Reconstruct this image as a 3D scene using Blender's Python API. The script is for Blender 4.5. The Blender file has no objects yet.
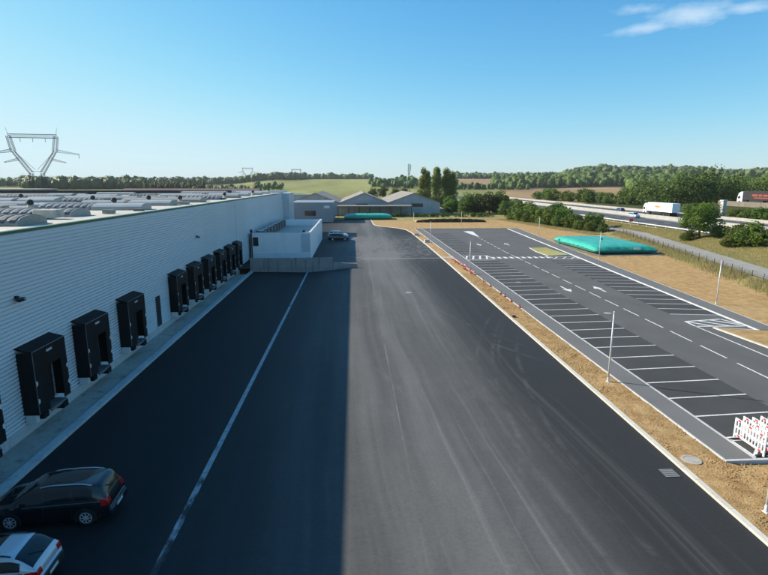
import bpy, math, random
import numpy as np
from mathutils import Vector, Matrix, Euler
R = math.radians
random.seed(7); rng = np.random.default_rng(7)
sc = bpy.context.scene
C = sc.collection
# ------------------------------------------------------------------ camera
cam = bpy.data.cameras.new('camera'); co = bpy.data.objects.new('camera', cam); C.objects.link(co)
co.location = (0, 0, 12.3)
co.rotation_euler = Euler((R(90 - 11.363), 0, R(-3.345)), 'XYZ')
cam.sensor_width = 36; cam.lens = 36 * 520 / 768
cam.clip_start = 0.3; cam.clip_end = 20000
sc.camera = co
# ------------------------------------------------------------------ sky and sun
SUN = Vector((-1.64, 0.75, 1.0)).normalized()
el = math.asin(SUN.z); az = math.atan2(SUN.x, SUN.y)
w = bpy.data.worlds.new('World'); sc.world = w; w.use_nodes = True
nt = w.node_tree; nt.nodes.clear()
def N(t, typ, **kw):
    n = t.nodes.new(typ)
    for k, v in kw.items():
        setattr(n, k, v)
    return n
def L(t, a, b): t.links.new(a, b)
sky = N(nt, 'ShaderNodeTexSky', sky_type='NISHITA', sun_disc=False)
sky.sun_elevation = el; sky.sun_rotation = az
sky.air_density = 1.0; sky.dust_density = 0.3; sky.ozone_density = 3.0; sky.altitude = 100
bg = N(nt, 'ShaderNodeBackground'); bg.inputs[1].default_value = 0.105
out = N(nt, 'ShaderNodeOutputWorld')
# thin fair-weather cloud placed by its direction in the sky
tc = N(nt, 'ShaderNodeTexCoord')
def M(t, op, a, b=None, c=None, clamp=False):
    n = N(t, 'ShaderNodeMath', operation=op); n.use_clamp = clamp
    for i, v in enumerate((a, b, c)):
        if v is None: continue
        if isinstance(v, (int, float)): n.inputs[i].default_value = v
        else: L(t, v, n.inputs[i])
    return n.outputs[0]
def vdot(vec):
    n = N(nt, 'ShaderNodeVectorMath', operation='DOT_PRODUCT'); L(nt, tc.outputs['Generated'], n.inputs[0]); n.inputs[1].default_value = vec; return n.outputs['Value']
cdir = Vector((0.504, 0.828, 0.246)).normalized(); crt = Vector((0.828, -0.504, 0)).normalized(); cup = crt.cross(cdir)
ca = vdot(crt); cb = vdot(cup); cf = vdot(cdir)
def wnoise(scale, detail, sy, off, rough=0.6):
    cmb = N(nt, 'ShaderNodeCombineXYZ'); L(nt, M(nt, 'ADD', ca, off), cmb.inputs[0]); L(nt, M(nt, 'MULTIPLY', cb, sy), cmb.inputs[1]); L(nt, cf, cmb.inputs[2])
    n = N(nt, 'ShaderNodeTexNoise'); n.inputs['Scale'].default_value = scale; n.inputs['Detail'].default_value = detail
    n.inputs['Roughness'].default_value = rough; L(nt, cmb.outputs[0], n.inputs[0]); return n.outputs[0]
def blob(a0, b0, ang, ra, rb):
    dx = M(nt, 'SUBTRACT', ca, a0); dy = M(nt, 'SUBTRACT', cb, b0); c_, s_ = math.cos(ang), math.sin(ang)
    a = M(nt, 'ADD', M(nt, 'MULTIPLY', dx, c_ / ra), M(nt, 'MULTIPLY', dy, s_ / ra)); b = M(nt, 'ADD', M(nt, 'MULTIPLY', dx, -s_ / rb), M(nt, 'MULTIPLY', dy, c_ / rb))
    return M(nt, 'SUBTRACT', 1.0, M(nt, 'SQRT', M(nt, 'ADD', M(nt, 'MULTIPLY', a, a), M(nt, 'MULTIPLY', b, b))))
b1 = blob(0.010, 0.003, 0.04, 0.066, 0.019); b2 = blob(-0.050, -0.007, 0.06, 0.060, 0.010); b3 = blob(0.082, 0.002, -0.06, 0.050, 0.010); b4 = blob(-0.062, 0.021, -0.06, 0.045, 0.008)
bm = M(nt, 'MAXIMUM', M(nt, 'MAXIMUM', b1, M(nt, 'MULTIPLY', b2, .8)), M(nt, 'MAXIMUM', M(nt, 'MULTIPLY', b3, .75), M(nt, 'MULTIPLY', b4, .6)))
n1 = wnoise(26, 8, 2.6, 0.3); n2 = wnoise(70, 6, 2.2, 4.1)
v = M(nt, 'ADD', bm, M(nt, 'MULTIPLY', M(nt, 'SUBTRACT', n1, 0.5), 1.0)); v = M(nt, 'ADD', v, M(nt, 'MULTIPLY', M(nt, 'SUBTRACT', n2, 0.5), 0.45))
gate = M(nt, 'MULTIPLY', M(nt, 'ADD', bm, 0.35), 3.0, clamp=True)
cm = M(nt, 'MULTIPLY', M(nt, 'MULTIPLY', v, 1.15, clamp=True), gate)
cm = M(nt, 'MULTIPLY', M(nt, 'MULTIPLY', cm, 0.54), M(nt, 'GREATER_THAN', cf, 0.5))
mixc = N(nt, 'ShaderNodeMixRGB'); L(nt, cm, mixc.inputs[0])
# white balance of the clear air: a deeper blue away from the sun
sepc = N(nt, 'ShaderNodeSeparateColor'); L(nt, sky.outputs[0], sepc.inputs[0])
gain = N(nt, 'ShaderNodeCombineColor')
def soft(x, c, p=4.0):   # exposure roll-off towards the bright horizon
    return M(nt, 'DIVIDE', x, M(nt, 'POWER', M(nt, 'ADD', M(nt, 'POWER', M(nt, 'DIVIDE', x, c), p), 1.0), 1/p))
L(nt, soft(M(nt, 'MULTIPLY', M(nt, 'POWER', sepc.outputs[0], 1.5), 0.375), 4.3, 2.5), gain.inputs[0])
L(nt, soft(M(nt, 'MULTIPLY', sepc.outputs[1], 0.97), 5.5), gain.inputs[1]); L(nt, soft(M(nt, 'MULTIPLY', sepc.outputs[2], 1.22), 5.95), gain.inputs[2])
L(nt, gain.outputs[0], mixc.inputs[1]); mixc.inputs[2].default_value = (5.2, 5.9, 6.4, 1)
L(nt, mixc.outputs[0], bg.inputs[0]); L(nt, bg.outputs[0], out.inputs[0])
sl = bpy.data.lights.new('sun', 'SUN'); so = bpy.data.objects.new('sun', sl); C.objects.link(so)
sl.energy = 4.9; sl.angle = R(0.53); sl.color = (1.0, 0.91, 0.77)
so.rotation_euler = (-SUN).to_track_quat('-Z', 'Y').to_euler(); so.location = (-60, 40, 60)
sc.view_settings.view_transform = 'Standard'; sc.view_settings.look = 'None'
sc.view_settings.exposure = 0.7; sc.view_settings.gamma = 1.0; sc.view_settings.use_curve_mapping = False
sc.render.engine = 'CYCLES'
sc.cycles.max_bounces = 5; sc.cycles.diffuse_bounces = 2; sc.cycles.glossy_bounces = 2; sc.cycles.transmission_bounces = 3; sc.cycles.volume_bounces = 0
sc.cycles.use_adaptive_sampling = True; sc.cycles.adaptive_threshold = 0.03
sc.render.resolution_x = 1024; sc.render.resolution_y = 767

# ------------------------------------------------------------------ helpers
class MB:
    """collects geometry; build() links it as one mesh object"""
    def __init__(s): s.v = []; s.f = []
    def quad(s, a, b, c, d):
        n = len(s.v); s.v += [tuple(a), tuple(b), tuple(c), tuple(d)]; s.f.append((n, n+1, n+2, n+3)); return s
    def poly(s, pts):
        n = len(s.v); s.v += [tuple(p) for p in pts]; s.f.append(tuple(range(n, n+len(pts)))); return s
    def box(s, x0, x1, y0, y1, z0, z1):
        n = len(s.v)
        s.v += [(x0,y0,z0),(x1,y0,z0),(x1,y1,z0),(x0,y1,z0),(x0,y0,z1),(x1,y0,z1),(x1,y1,z1),(x0,y1,z1)]
        s.f += [(n,n+3,n+2,n+1),(n+4,n+5,n+6,n+7),(n,n+1,n+5,n+4),(n+1,n+2,n+6,n+5),(n+2,n+3,n+7,n+6),(n+3,n,n+4,n+7)]; return s
    def bbox(s, x0, x1, y0, y1, z0, z1, b=0.02):
        """box with chamfered vertical and top edges"""
        n = len(s.v)
        o = [(x0+b,y0),(x1-b,y0),(x1,y0+b),(x1,y1-b),(x1-b,y1),(x0+b,y1),(x0,y1-b),(x0,y0+b)]
        i = [(x0+2*b,y0+b),(x1-2*b,y0+b),(x1-b,y0+2*b),(x1-b,y1-2*b),(x1-2*b,y1-b),(x0+2*b,y1-b),(x0+b,y1-2*b),(x0+b,y0+2*b)]
        for p in o: s.v.append((p[0],p[1],z0))
        for p in o: s.v.append((p[0],p[1],z1-b))
        for p in i: s.v.append((p[0],p[1],z1))
        for k in range(8):
            j = (k+1) % 8
            s.f.append((n+k,n+j,n+8+j,n+8+k)); s.f.append((n+8+k,n+8+j,n+16+j,n+16+k))
        s.f.append(tuple(n+16+k for k in range(8))); s.f.append(tuple(n+7-k for k in range(8))); return s
    def tube(s, p0, p1, r0, r1=None, seg=8, cap=True):
        r1 = r0 if r1 is None else r1
        p0 = Vector(p0); p1 = Vector(p1); d = (p1-p0).normalized()
        a = d.orthogonal().normalized(); b = d.cross(a); n = len(s.v)
        for p, r in ((p0, r0), (p1, r1)):
            for k in range(seg):
                t = 2*math.pi*k/seg; q = p + a*(r*math.cos(t)) + b*(r*math.sin(t)); s.v.append(tuple(q))
        for k in range(seg):
            j = (k+1) % seg; s.f.append((n+k,n+j,n+seg+j,n+seg+k))
        if cap:
            s.f.append(tuple(n+seg-1-k for k in range(seg))); s.f.append(tuple(n+seg+k for k in range(seg)))
        return s
    def path(s, pts, r, seg=6):
        for a, b in zip(pts[:-1], pts[1:]): s.tube(a, b, r, seg=seg)
        return s
    def lathe(s, prof, c=(0,0,0), seg=16, axis='z', cap=True):
        n = len(s.v); m = len(prof)
        for r, h in prof:
            for k in range(seg):
                t = 2*math.pi*k/seg; x, y = r*math.cos(t), r*math.sin(t)
                p = (x, y, h) if axis == 'z' else ((x, h, y) if axis == 'y' else (h, x, y))
                s.v.append((c[0]+p[0], c[1]+p[1], c[2]+p[2]))
        for i in range(m-1):
            for k in range(seg):
                j = (k+1) % seg; s.f.append((n+i*seg+k, n+i*seg+j, n+(i+1)*seg+j, n+(i+1)*seg+k))
        if cap: s.f.append(tuple(n+seg-1-k for k in range(seg))); s.f.append(tuple(n+(m-1)*seg+k for k in range(seg)))
        return s
    def strip(s, pts, w0, z0, z1):
        """kerb-like ribbon with thickness: pts are (x, y) of the left edge, width to the right"""
        Lf = []; Rt = []
        for i, p in enumerate(pts):
            a = Vector(pts[max(i-1, 0)]); b = Vector(pts[min(i+1, len(pts)-1)]); d = (b-a).normalized()
            q = Vector((d.y, -d.x)); Lf.append(Vector(p)); Rt.append(Vector(p) + q*w0)
        for i in range(len(pts)-1):
            n = len(s.v)
            for p in (Lf[i], Rt[i], Rt[i+1], Lf[i+1]): s.v.append((p.x, p.y, z0))
            for p in (Lf[i], Rt[i], Rt[i+1], Lf[i+1]): s.v.append((p.x, p.y, z1))
            s.f += [(n+4,n+5,n+6,n+7),(n,n+1,n+5,n+4),(n+1,n+2,n+6,n+5),(n+2,n+3,n+7,n+6),(n+3,n,n+4,n+7)]
        return s
    def mesh(s, name, mat, smooth=False):
        me = bpy.data.meshes.new(name); me.from_pydata(s.v, [], s.f); me.update()
        if mat: me.materials.append(mat)
        if smooth: me.shade_smooth()
        return me
    def build(s, name, mat, parent=None, smooth=False):
        return link(name, s.mesh(name, mat, smooth), parent)
def link(name, me, parent=None, loc=(0,0,0), rot=(0,0,0), scale=(1,1,1)):
    o = bpy.data.objects.new(name, me); C.objects.link(o); o.parent = parent
    o.location = loc; o.rotation_euler = rot; o.scale = scale; return o
def tag(o, label=None, cat=None, group=None, kind=None):
    if label: o['label'] = label
    if cat: o['category'] = cat
    if group: o['group'] = group
    if kind: o['kind'] = kind
    return o
def thing(name, label, cat, loc=(0,0,0), rz=0, group=None):
    o = bpy.data.objects.new(name, None); C.objects.link(o); o.location = loc; o.rotation_euler = (0,0,rz)
    o.empty_display_size = .3
    return tag(o, label, cat, group)
def copy_tree(o, parent=None):
    c = o.copy(); C.objects.link(c); c.parent = parent
    for ch in list(o.children): copy_tree(ch, c)
    return c
def struct(name, mb, mat, parent=None, smooth=False):
    o = mb.build(name, mat, parent, smooth)
    if parent is None: o['kind'] = 'structure'
    return o
def np_mesh(name, V, F, mat, smooth=False):
    """fast mesh from numpy: F is (n, k) with k = 3 or 4"""
    me = bpy.data.meshes.new(name); n, k = F.shape
    me.vertices.add(len(V)); me.vertices.foreach_set('co', np.asarray(V, np.float32).ravel())
    me.loops.add(n*k); me.loops.foreach_set('vertex_index', np.asarray(F, np.int32).ravel())
    me.polygons.add(n); me.polygons.foreach_set('loop_start', np.arange(0, n*k, k, dtype=np.int32))
    me.update(calc_edges=True); me.validate()
    if mat: me.materials.append(mat)
    if smooth: me.shade_smooth()
    return me

# ------------------------------------------------------------------ materials
def newmat(name):
    m = bpy.data.materials.new(name); m.use_nodes = True; t = m.node_tree
    return m, t, t.nodes['Principled BSDF']
def coords(t, scale=(1,1,1), rot=(0,0,0), kind='Object'):
    tcn = N(t, 'ShaderNodeTexCoord'); mp = N(t, 'ShaderNodeMapping'); L(t, tcn.outputs[kind], mp.inputs[0])
    mp.inputs[3].default_value = scale; mp.inputs[2].default_value = rot; return mp.outputs[0]
def noise(t, vec, scale, detail=4, rough=0.55, dist=0.0):
    n = N(t, 'ShaderNodeTexNoise'); n.inputs['Scale'].default_value = scale; n.inputs['Detail'].default_value = detail
    n.inputs['Roughness'].default_value = rough; n.inputs['Distortion'].default_value = dist; L(t, vec, n.inputs[0]); return n.outputs[0]
def ramp(t, fac, stops):
    r = N(t, 'ShaderNodeValToRGB'); L(t, fac, r.inputs[0]); e = r.color_ramp.elements
    while len(e) < len(stops): e.new(0.5)
    for i, (p, c) in enumerate(stops):
        e[i].position = p; e[i].color = (*c, 1) if len(c) == 3 else c
    return r.outputs[0]
def mix(t, fac, a, b, mode='MIX'):
    n = N(t, 'ShaderNodeMixRGB', blend_type=mode)
    for i, v_ in enumerate((fac, a, b)):
        if isinstance(v_, (int, float)): n.inputs[i].default_value = v_
        elif isinstance(v_, tuple): n.inputs[i].default_value = (*v_, 1) if len(v_) == 3 else v_
        else: L(t, v_, n.inputs[i])
    return n.outputs[0]
def bump(t, bs, h, strength=0.3, dist=0.02):
    b = N(t, 'ShaderNodeBump'); b.inputs['Strength'].default_value = strength; b.inputs['Distance'].default_value = dist
    L(t, h, b.inputs['Height']); L(t, b.outputs[0], bs.inputs['Normal'])
def smooth01(t, v_, a, b):
    n = N(t, 'ShaderNodeMapRange', interpolation_type='SMOOTHSTEP'); L(t, v_, n.inputs[0])
    n.inputs[1].default_value = a; n.inputs[2].default_value = b; return n.outputs[0]
def pmat(name, c1, c2=None, scale=3.0, rough=0.6, metal=0.0, bmp=0.0, bscale=40, stretch=(1,1,1), spec=0.5, dirt=None, coat=0.0):
    """plain procedural material: two-colour large noise, fine grain, optional streaky dirt"""
    m, t, bs = newmat(name)
    c2 = c2 or tuple(x*0.82 for x in c1)
    v_ = coords(t, stretch)
    col = ramp(t, noise(t, v_, scale, 6, 0.6), [(0.3, c2), (0.7, c1)])
    fine = noise(t, v_, scale*14, 3, 0.6)
    col = mix(t, 0.16, col, ramp(t, fine, [(0.2, (0,0,0)), (0.8, (1,1,1))]), 'OVERLAY')
    if dirt:
        dn = noise(t, coords(t, (1.0, 1.0, 0.18)), 1.7, 7, 0.65)
        col = mix(t, smooth01(t, dn, 0.52, 0.75), col, dirt)
    L(t, col, bs.inputs['Base Color'])
    bs.inputs['Roughness'].default_value = rough; bs.inputs['Metallic'].default_value = metal
    bs.inputs['Specular IOR Level'].default_value = spec; bs.inputs['Coat Weight'].default_value = coat
    if bmp: bump(t, bs, noise(t, v_, bscale, 4), bmp)
    return m
def foliage_mat(name, dark, light, yellow=None, scale=0.12, trans=0.5):
    m, t, bs = newmat(name)
    g = N(t, 'ShaderNodeNewGeometry'); oi = N(t, 'ShaderNodeObjectInfo')
    col = ramp(t, g.outputs['Random Per Island'], [(0.0, dark), (1.0, light)])
    if yellow:
        ns = noise(t, g.outputs['Position'], scale, 3)
        col = mix(t, smooth01(t, ns, 0.42, 0.66), col, mix(t, g.outputs['Random Per Island'], yellow, light))
    hs = N(t, 'ShaderNodeHueSaturation'); L(t, col, hs.inputs['Color'])
    L(t, M(t, 'MULTIPLY_ADD', oi.outputs['Random'], 0.04, 0.48), hs.inputs['Hue'])
    L(t, M(t, 'MULTIPLY_ADD', oi.outputs['Random'], 0.4, 0.8), hs.inputs['Value'])
    L(t, hs.outputs[0], bs.inputs['Base Color']); bs.inputs['Roughness'].default_value = 0.6
    bs.inputs['Specular IOR Level'].default_value = 0.25
    if trans <= 0: return m
    tr = N(t, 'ShaderNodeBsdfTranslucent'); L(t, hs.outputs[0], tr.inputs[0])
    mx = N(t, 'ShaderNodeMixShader'); mx.inputs[0].default_value = trans
    L(t, bs.outputs[0], mx.inputs[1]); L(t, tr.outputs[0], mx.inputs[2])
    L(t, mx.outputs[0], t.nodes['Material Output'].inputs[0]); return m

def asphalt_yard():
    m, t, bs = newmat('yard_asphalt')
    tcn = N(t, 'ShaderNodeTexCoord'); P_ = tcn.outputs['Object']
    s_ = N(t, 'ShaderNodeSeparateXYZ'); L(t, P_, s_.inputs[0]); X, Y = s_.outputs[0], s_.outputs[1]
    # wheel paths wander slowly and fan out towards the near end
    wy = N(t, 'ShaderNodeMapping'); L(t, P_, wy.inputs[0]); wy.inputs[3].default_value = (0.05, 0.035, 0)
    wob = M(t, 'MULTIPLY', M(t, 'SUBTRACT', noise(t, wy.outputs[0], 1.0, 2), 0.5), 2.6)
    fan = M(t, 'MULTIPLY', M(t, 'POWER', M(t, 'MAXIMUM', M(t, 'MULTIPLY', M(t, 'SUBTRACT', 62.0, Y), 1/62.0), 0.0), 2.0), 2.2)
    Xw = M(t, 'ADD', M(t, 'SUBTRACT', X, fan), wob)
    def streak(fx, fy, sc_, lo, hi, off, det=5):
        c = N(t, 'ShaderNodeCombineXYZ'); L(t, M(t, 'MULTIPLY_ADD', Xw, fx, off), c.inputs[0]); L(t, M(t, 'MULTIPLY', Y, fy), c.inputs[1])
        return smooth01(t, noise(t, c.outputs[0], sc_, det, 0.62), lo, hi)
    st1 = streak(1.5, 0.012, 1.0, 0.50, 0.74, 3.1)
    st2 = streak(4.5, 0.03, 1.0, 0.56, 0.76, 11.0)
    st3 = streak(0.45, 0.02, 1.0, 0.38, 0.66, 7.0, 3)
    big = noise(t, P_, 0.09, 5, 0.6); mid = noise(t, P_, 0.9, 6, 0.65); fine = noise(t, P_, 55, 3, 0.7)
    # dusty running lane between the old asphalt joint and the new strip
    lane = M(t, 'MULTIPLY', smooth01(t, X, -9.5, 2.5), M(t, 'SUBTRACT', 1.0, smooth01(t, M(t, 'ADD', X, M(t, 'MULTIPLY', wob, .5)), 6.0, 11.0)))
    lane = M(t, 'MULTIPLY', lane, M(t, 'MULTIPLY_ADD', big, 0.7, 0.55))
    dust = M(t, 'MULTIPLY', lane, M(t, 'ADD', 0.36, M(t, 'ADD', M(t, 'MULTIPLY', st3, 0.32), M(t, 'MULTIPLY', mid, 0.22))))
    tracks = M(t, 'MULTIPLY', M(t, 'ADD', M(t, 'MULTIPLY', st1, 0.55), M(t, 'MULTIPLY', st2, 0.62)),
               M(t, 'MULTIPLY', smooth01(t, X, -1.5, 3.0), M(t, 'SUBTRACT', 1.0, smooth01(t, X, 9.5, 14.2))))
    # earth carried across where site traffic turns towards the car park
    cross = M(t, 'MULTIPLY', M(t, 'MULTIPLY', smooth01(t, Y, 78, 92), M(t, 'SUBTRACT', 1.0, smooth01(t, Y, 112, 130))), smooth01(t, M(t, 'ADD', mid, M(t, 'MULTIPLY', big, .4)), 0.55, 0.95))
    cross = M(t, 'MULTIPLY', cross, smooth01(t, X, -3, 1))
    d = M(t, 'ADD', M(t, 'ADD', dust, M(t, 'MULTIPLY', tracks, 0.5)), M(t, 'MULTIPLY', cross, 0.9), clamp=True)
    d = M(t, 'ADD', d, M(t, 'MULTIPLY', smooth01(t, X, -2.0, 5.0), 0.10), clamp=True)  # paler tone painted on the sunlit half, leaving the warehouse-shaded half darker
    # pale scuffs
    sp = M(t, 'MULTIPLY', smooth01(t, noise(t, P_, 1.4, 9, 0.75, 1.2), 0.68, 0.78), 0.5)
    d = M(t, 'ADD', d, M(t, 'MULTIPLY', sp, smooth01(t, big, 0.42, 0.6)), clamp=True)
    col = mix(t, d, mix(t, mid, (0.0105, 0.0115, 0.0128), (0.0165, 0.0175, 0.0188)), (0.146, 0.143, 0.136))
    # turning tyre scrubs
    for (ax_, ay_, ar_, aw_, al_) in ((-26, 30, 33.0, .10, .5), (-26, 30, 34.6, .10, .45), (58, 24, 50.5, .09, .5), (58, 24, 48.9, .09, .4), (52, 60, 46.5, .12, .5), (52, 60, 44.8, .12, .45), (70, 20, 62.0, .10, .5), (70, 20, 60.2, .1, .4), (-40, 75, 47, .12, .4), (-60, 10, 64, .1, .5), (-60, 10, 65.7, .1, .45), (22, 2, 12.5, .08, .4)):
        dd = M(t, 'SQRT', M(t, 'ADD', M(t, 'POWER', M(t, 'SUBTRACT', X, ax_), 2.0), M(t, 'POWER', M(t, 'SUBTRACT', Y, ay_), 2.0)))
        dd = M(t, 'ABSOLUTE', M(t, 'SUBTRACT', dd, M(t, 'MULTIPLY_ADD', M(t, 'SUBTRACT', big, .5), .7, ar_)))
        am_ = M(t, 'MULTIPLY', M(t, 'SUBTRACT', 1.0, smooth01(t, dd, aw_*.4, aw_*2.2)), smooth01(t, M(t, 'ADD', M(t, 'MULTIPLY', mid, .4), M(t, 'MULTIPLY', big, .6)), 0.42, 0.62))
        am_ = M(t, 'MULTIPLY', am_, M(t, 'MULTIPLY', smooth01(t, X, -0.8, 2.0), M(t, 'SUBTRACT', 1.0, smooth01(t, X, 11, 14))))
        col = mix(t, M(t, 'MULTIPLY', am_, al_*.6), col, (0.155, 0.15, 0.14))
    # coarse mottling, oil spots
    cg = noise(t, P_, 7.0, 5, 0.7); col = mix(t, 0.18, col, ramp(t, cg, [(0.3, (0.12,)*3), (0.7, (0.88,)*3)]), 'OVERLAY')
    oil = smooth01(t, noise(t, P_, 0.8, 2, .4), 0.74, 0.79); col = mix(t, M(t, 'MULTIPLY', oil, .5), col, (0.010, 0.010, 0.011))
    # light construction joint along the lane
    jx = M(t, 'ABSOLUTE', M(t, 'SUBTRACT', X, M(t, 'MULTIPLY_ADD', M(t, 'SUBTRACT', mid, .5), 0.12, 2.3)))
    jm = M(t, 'MULTIPLY', M(t, 'SUBTRACT', 1.0, smooth01(t, jx, 0.01, 0.07)), smooth01(t, noise(t, P_, 0.22, 5), 0.42, 0.62))
    col = mix(t, M(t, 'MULTIPLY', jm, 0.4), col, (0.25, 0.235, 0.21))
    # trench crossing
    jy = M(t, 'ABSOLUTE', M(t, 'SUBTRACT', Y, 85.6))
    ym = M(t, 'MULTIPLY', M(t, 'SUBTRACT', 1.0, smooth01(t, jy, 0.25, 0.6)), smooth01(t, X, 0.5, 2.5))
    col = mix(t, M(t, 'MULTIPLY', ym, 0.55), col, (0.26, 0.24, 0.21))
    col = mix(t, 0.22, col, ramp(t, fine, [(0.25, (0,0,0)), (0.75, (1,1,1))]), 'OVERLAY')
    L(t, col, bs.inputs['Base Color']); bs.inputs['Roughness'].default_value = 0.75
    bs.inputs['Specular IOR Level'].default_value = 0.25
    bump(t, bs, fine, 0.35, 0.01); return m
def asphalt_plain(name, c, c2, patch=0.25):
    m, t, bs = newmat(name); P_ = coords(t)
    big = noise(t, P_, 0.22, 6, 0.62); fine = noise(t, P_, 60, 3, 0.7); mid = noise(t, P_, 2.5, 6, 0.7)
    col = ramp(t, big, [(0.32, c), (0.68, c2)])
    col = mix(t, M(t, 'MULTIPLY', smooth01(t, mid, 0.62, 0.8), patch), col, (0.22, 0.2, 0.17))
    col = mix(t, 0.25, col, ramp(t, fine, [(0.25, (0,0,0)), (0.75, (1,1,1))]), 'OVERLAY')
    L(t, col, bs.inputs['Base Color']); bs.inputs['Roughness'].default_value = 0.8; bs.inputs['Specular IOR Level'].default_value = 0.3
    bump(t, bs, fine, 0.35, 0.01); return m
def earth_mat():
    m, t, bs = newmat('bare_earth'); P_ = coords(t)
    big = noise(t, P_, 0.12, 6, 0.62); mid = noise(t, P_, 1.3, 7, 0.7); fine = noise(t, P_, 14, 5, 0.75)
    ys = noise(t, coords(t, (0.35, 0.08, 1), (0, 0, R(-12))), 2.0, 5, 0.65)
    col = ramp(t, mid, [(0.25, (0.23, 0.128, 0.052)), (0.5, (0.42, 0.262, 0.112)), (0.75, (0.57, 0.39, 0.188))])
    col = mix(t, M(t, 'MULTIPLY', smooth01(t, big, 0.45, 0.65), 0.5), col, (0.46, 0.32, 0.15))
    col = mix(t, M(t, 'MULTIPLY', smooth01(t, ys, 0.55, 0.72), 0.45), col, (0.28, 0.175, 0.085))
    col = mix(t, M(t, 'MULTIPLY', smooth01(t, noise(t, P_, 0.45, 7, 0.75), 0.55, 0.72), 0.5), col, (0.25, 0.23, 0.085))
    col = mix(t, 0.35, col, ramp(t, fine, [(0.25, (0,0,0)), (0.75, (1,1,1))]), 'OVERLAY')
    L(t, col, bs.inputs['Base Color']); bs.inputs['Roughness'].default_value = 0.95; bs.inputs['Specular IOR Level'].default_value = 0.15
    bump(t, bs, M(t, 'ADD', fine, mid), 0.7, 0.06); return m
def field_mat(name, a, b, c, stretch, scale=0.02):
    m, t, bs = newmat(name)
    col = ramp(t, noise(t, coords(t), scale, 6, 0.6), [(0.3, a), (0.52, b), (0.72, c)])
    col = mix(t, 0.3, col, ramp(t, noise(t, coords(t, stretch), 0.05, 4, 0.6), [(0.3, (0,0,0)), (0.7, (1,1,1))]), 'OVERLAY')
    L(t, col, bs.inputs['Base Color']); bs.inputs['Roughness'].default_value = 0.95; bs.inputs['Specular IOR Level'].default_value = 0.1
    bump(t, bs, noise(t, coords(t), 1.5, 5), 0.5, 0.2); return m

MT = {}
MT['yard'] = asphalt_yard()
MT['parking'] = asphalt_plain('parking_asphalt', (0.092, 0.090, 0.084), (0.120, 0.116, 0.109), 0.18)
MT['bay'] = asphalt_plain('bay_asphalt', (0.048, 0.047, 0.044), (0.066, 0.064, 0.060), 0.10)
MT['walk'] = asphalt_plain('walk_asphalt', (0.135, 0.132, 0.126), (0.165, 0.161, 0.154), 0.2)
MT['road'] = asphalt_plain('road_asphalt', (0.065, 0.065, 0.067), (0.09, 0.089, 0.088), 0.05)
MT['earth'] = earth_mat()
MT['grass'] = field_mat('verge_grass', (0.24, 0.21, 0.075), (0.36, 0.29, 0.12), (0.17, 0.19, 0.05), (0.3, 0.05, 1), 0.12)
MT['field_green'] = field_mat('field_green', (0.15, 0.19, 0.05), (0.25, 0.24, 0.085), (0.18, 0.205, 0.06), (0.3, 0.02, 1))
MT['field_brown'] = field_mat('field_brown', (0.25, 0.16, 0.08), (0.33, 0.22, 0.115), (0.28, 0.19, 0.10), (0.2, 0.02, 1))
MT['floor_wood'] = field_mat('woodland_floor', (0.035, 0.045, 0.018), (0.05, 0.06, 0.022), (0.06, 0.065, 0.03), (1, 1, 1))
MT['concrete'] = pmat('concrete', (0.36, 0.35, 0.33), (0.26, 0.255, 0.245), 0.8, 0.85, bmp=0.3, dirt=(0.17, 0.15, 0.13))
MT['apron'] = pmat('apron_concrete', (0.46, 0.42, 0.36), (0.34, 0.30, 0.255), 0.45, 0.85, bmp=0.3, dirt=(0.20, 0.165, 0.13))
MT['kerb'] = pmat('kerb_concrete', (0.62, 0.58, 0.49), (0.50, 0.46, 0.38), 1.5, 0.85, bmp=0.2)
MT['plinth'] = pmat('plinth_concrete', (0.55, 0.55, 0.54), (0.44, 0.44, 0.43), 0.7, 0.8, bmp=0.2, dirt=(0.33, 0.32, 0.31))
MT['paint'] = pmat('road_paint', (0.78, 0.78, 0.76), (0.55, 0.54, 0.52), 6.0, 0.7, bmp=0.2)
MT['clad'] = pmat('grey_cladding', (0.63, 0.66, 0.68), (0.58, 0.61, 0.63), 0.25, 0.42, 0.0, stretch=(1, 0.4, 1.6))
m, t, bs = newmat('grey_cladding')
cn_ = noise(t, coords(t, (1, .05, .3)), 1.0, 3); col_ = ramp(t, cn_, [(0.3, (0.68, 0.72, 0.75)), (0.7, (0.74, 0.775, 0.80))])
sx_ = N(t, 'ShaderNodeSeparateXYZ'); L(t, coords(t), sx_.inputs[0])
sheet_id = M(t, 'FLOOR', M(t, 'DIVIDE', sx_.outputs[1], 5.8)); wn = N(t, 'ShaderNodeTexWhiteNoise', noise_dimensions='1D'); L(t, sheet_id, wn.inputs[1])
col_ = mix(t, M(t, 'MULTIPLY', wn.outputs[0], .12), col_, (0.36, 0.40, 0.43))
dn_ = noise(t, coords(t, (1, 1.2, .06)), 2.2, 6, .7); col_ = mix(t, M(t, 'MULTIPLY', smooth01(t, dn_, .56, .8), .25), col_, (0.34, 0.35, 0.35))
L(t, col_, bs.inputs['Base Color']); bs.inputs['Roughness'].default_value = 0.45; MT['clad'] = m
MT['clad_trim'] = pmat('cladding_trim', (0.62, 0.65, 0.68), None, 0.5, 0.4, 0.0)
MT['green'] = pmat('green_flashing', (0.03, 0.13, 0.07), None, 2, 0.45)
MT['membrane'] = pmat('roof_membrane', (0.58, 0.53, 0.44), (0.44, 0.40, 0.33), 0.25, 0.8, bmp=0.1, dirt=(0.34, 0.31, 0.26))
MT['poly'] = pmat('skylight_polycarbonate', (0.40, 0.39, 0.36), (0.30, 0.29, 0.265), 0.6, 0.35, dirt=(0.36, 0.35, 0.32))
MT['polyd'] = pmat('old_skylight', (0.33, 0.31, 0.27), (0.24, 0.22, 0.19), 0.6, 0.5, dirt=(0.22, 0.21, 0.18))
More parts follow.
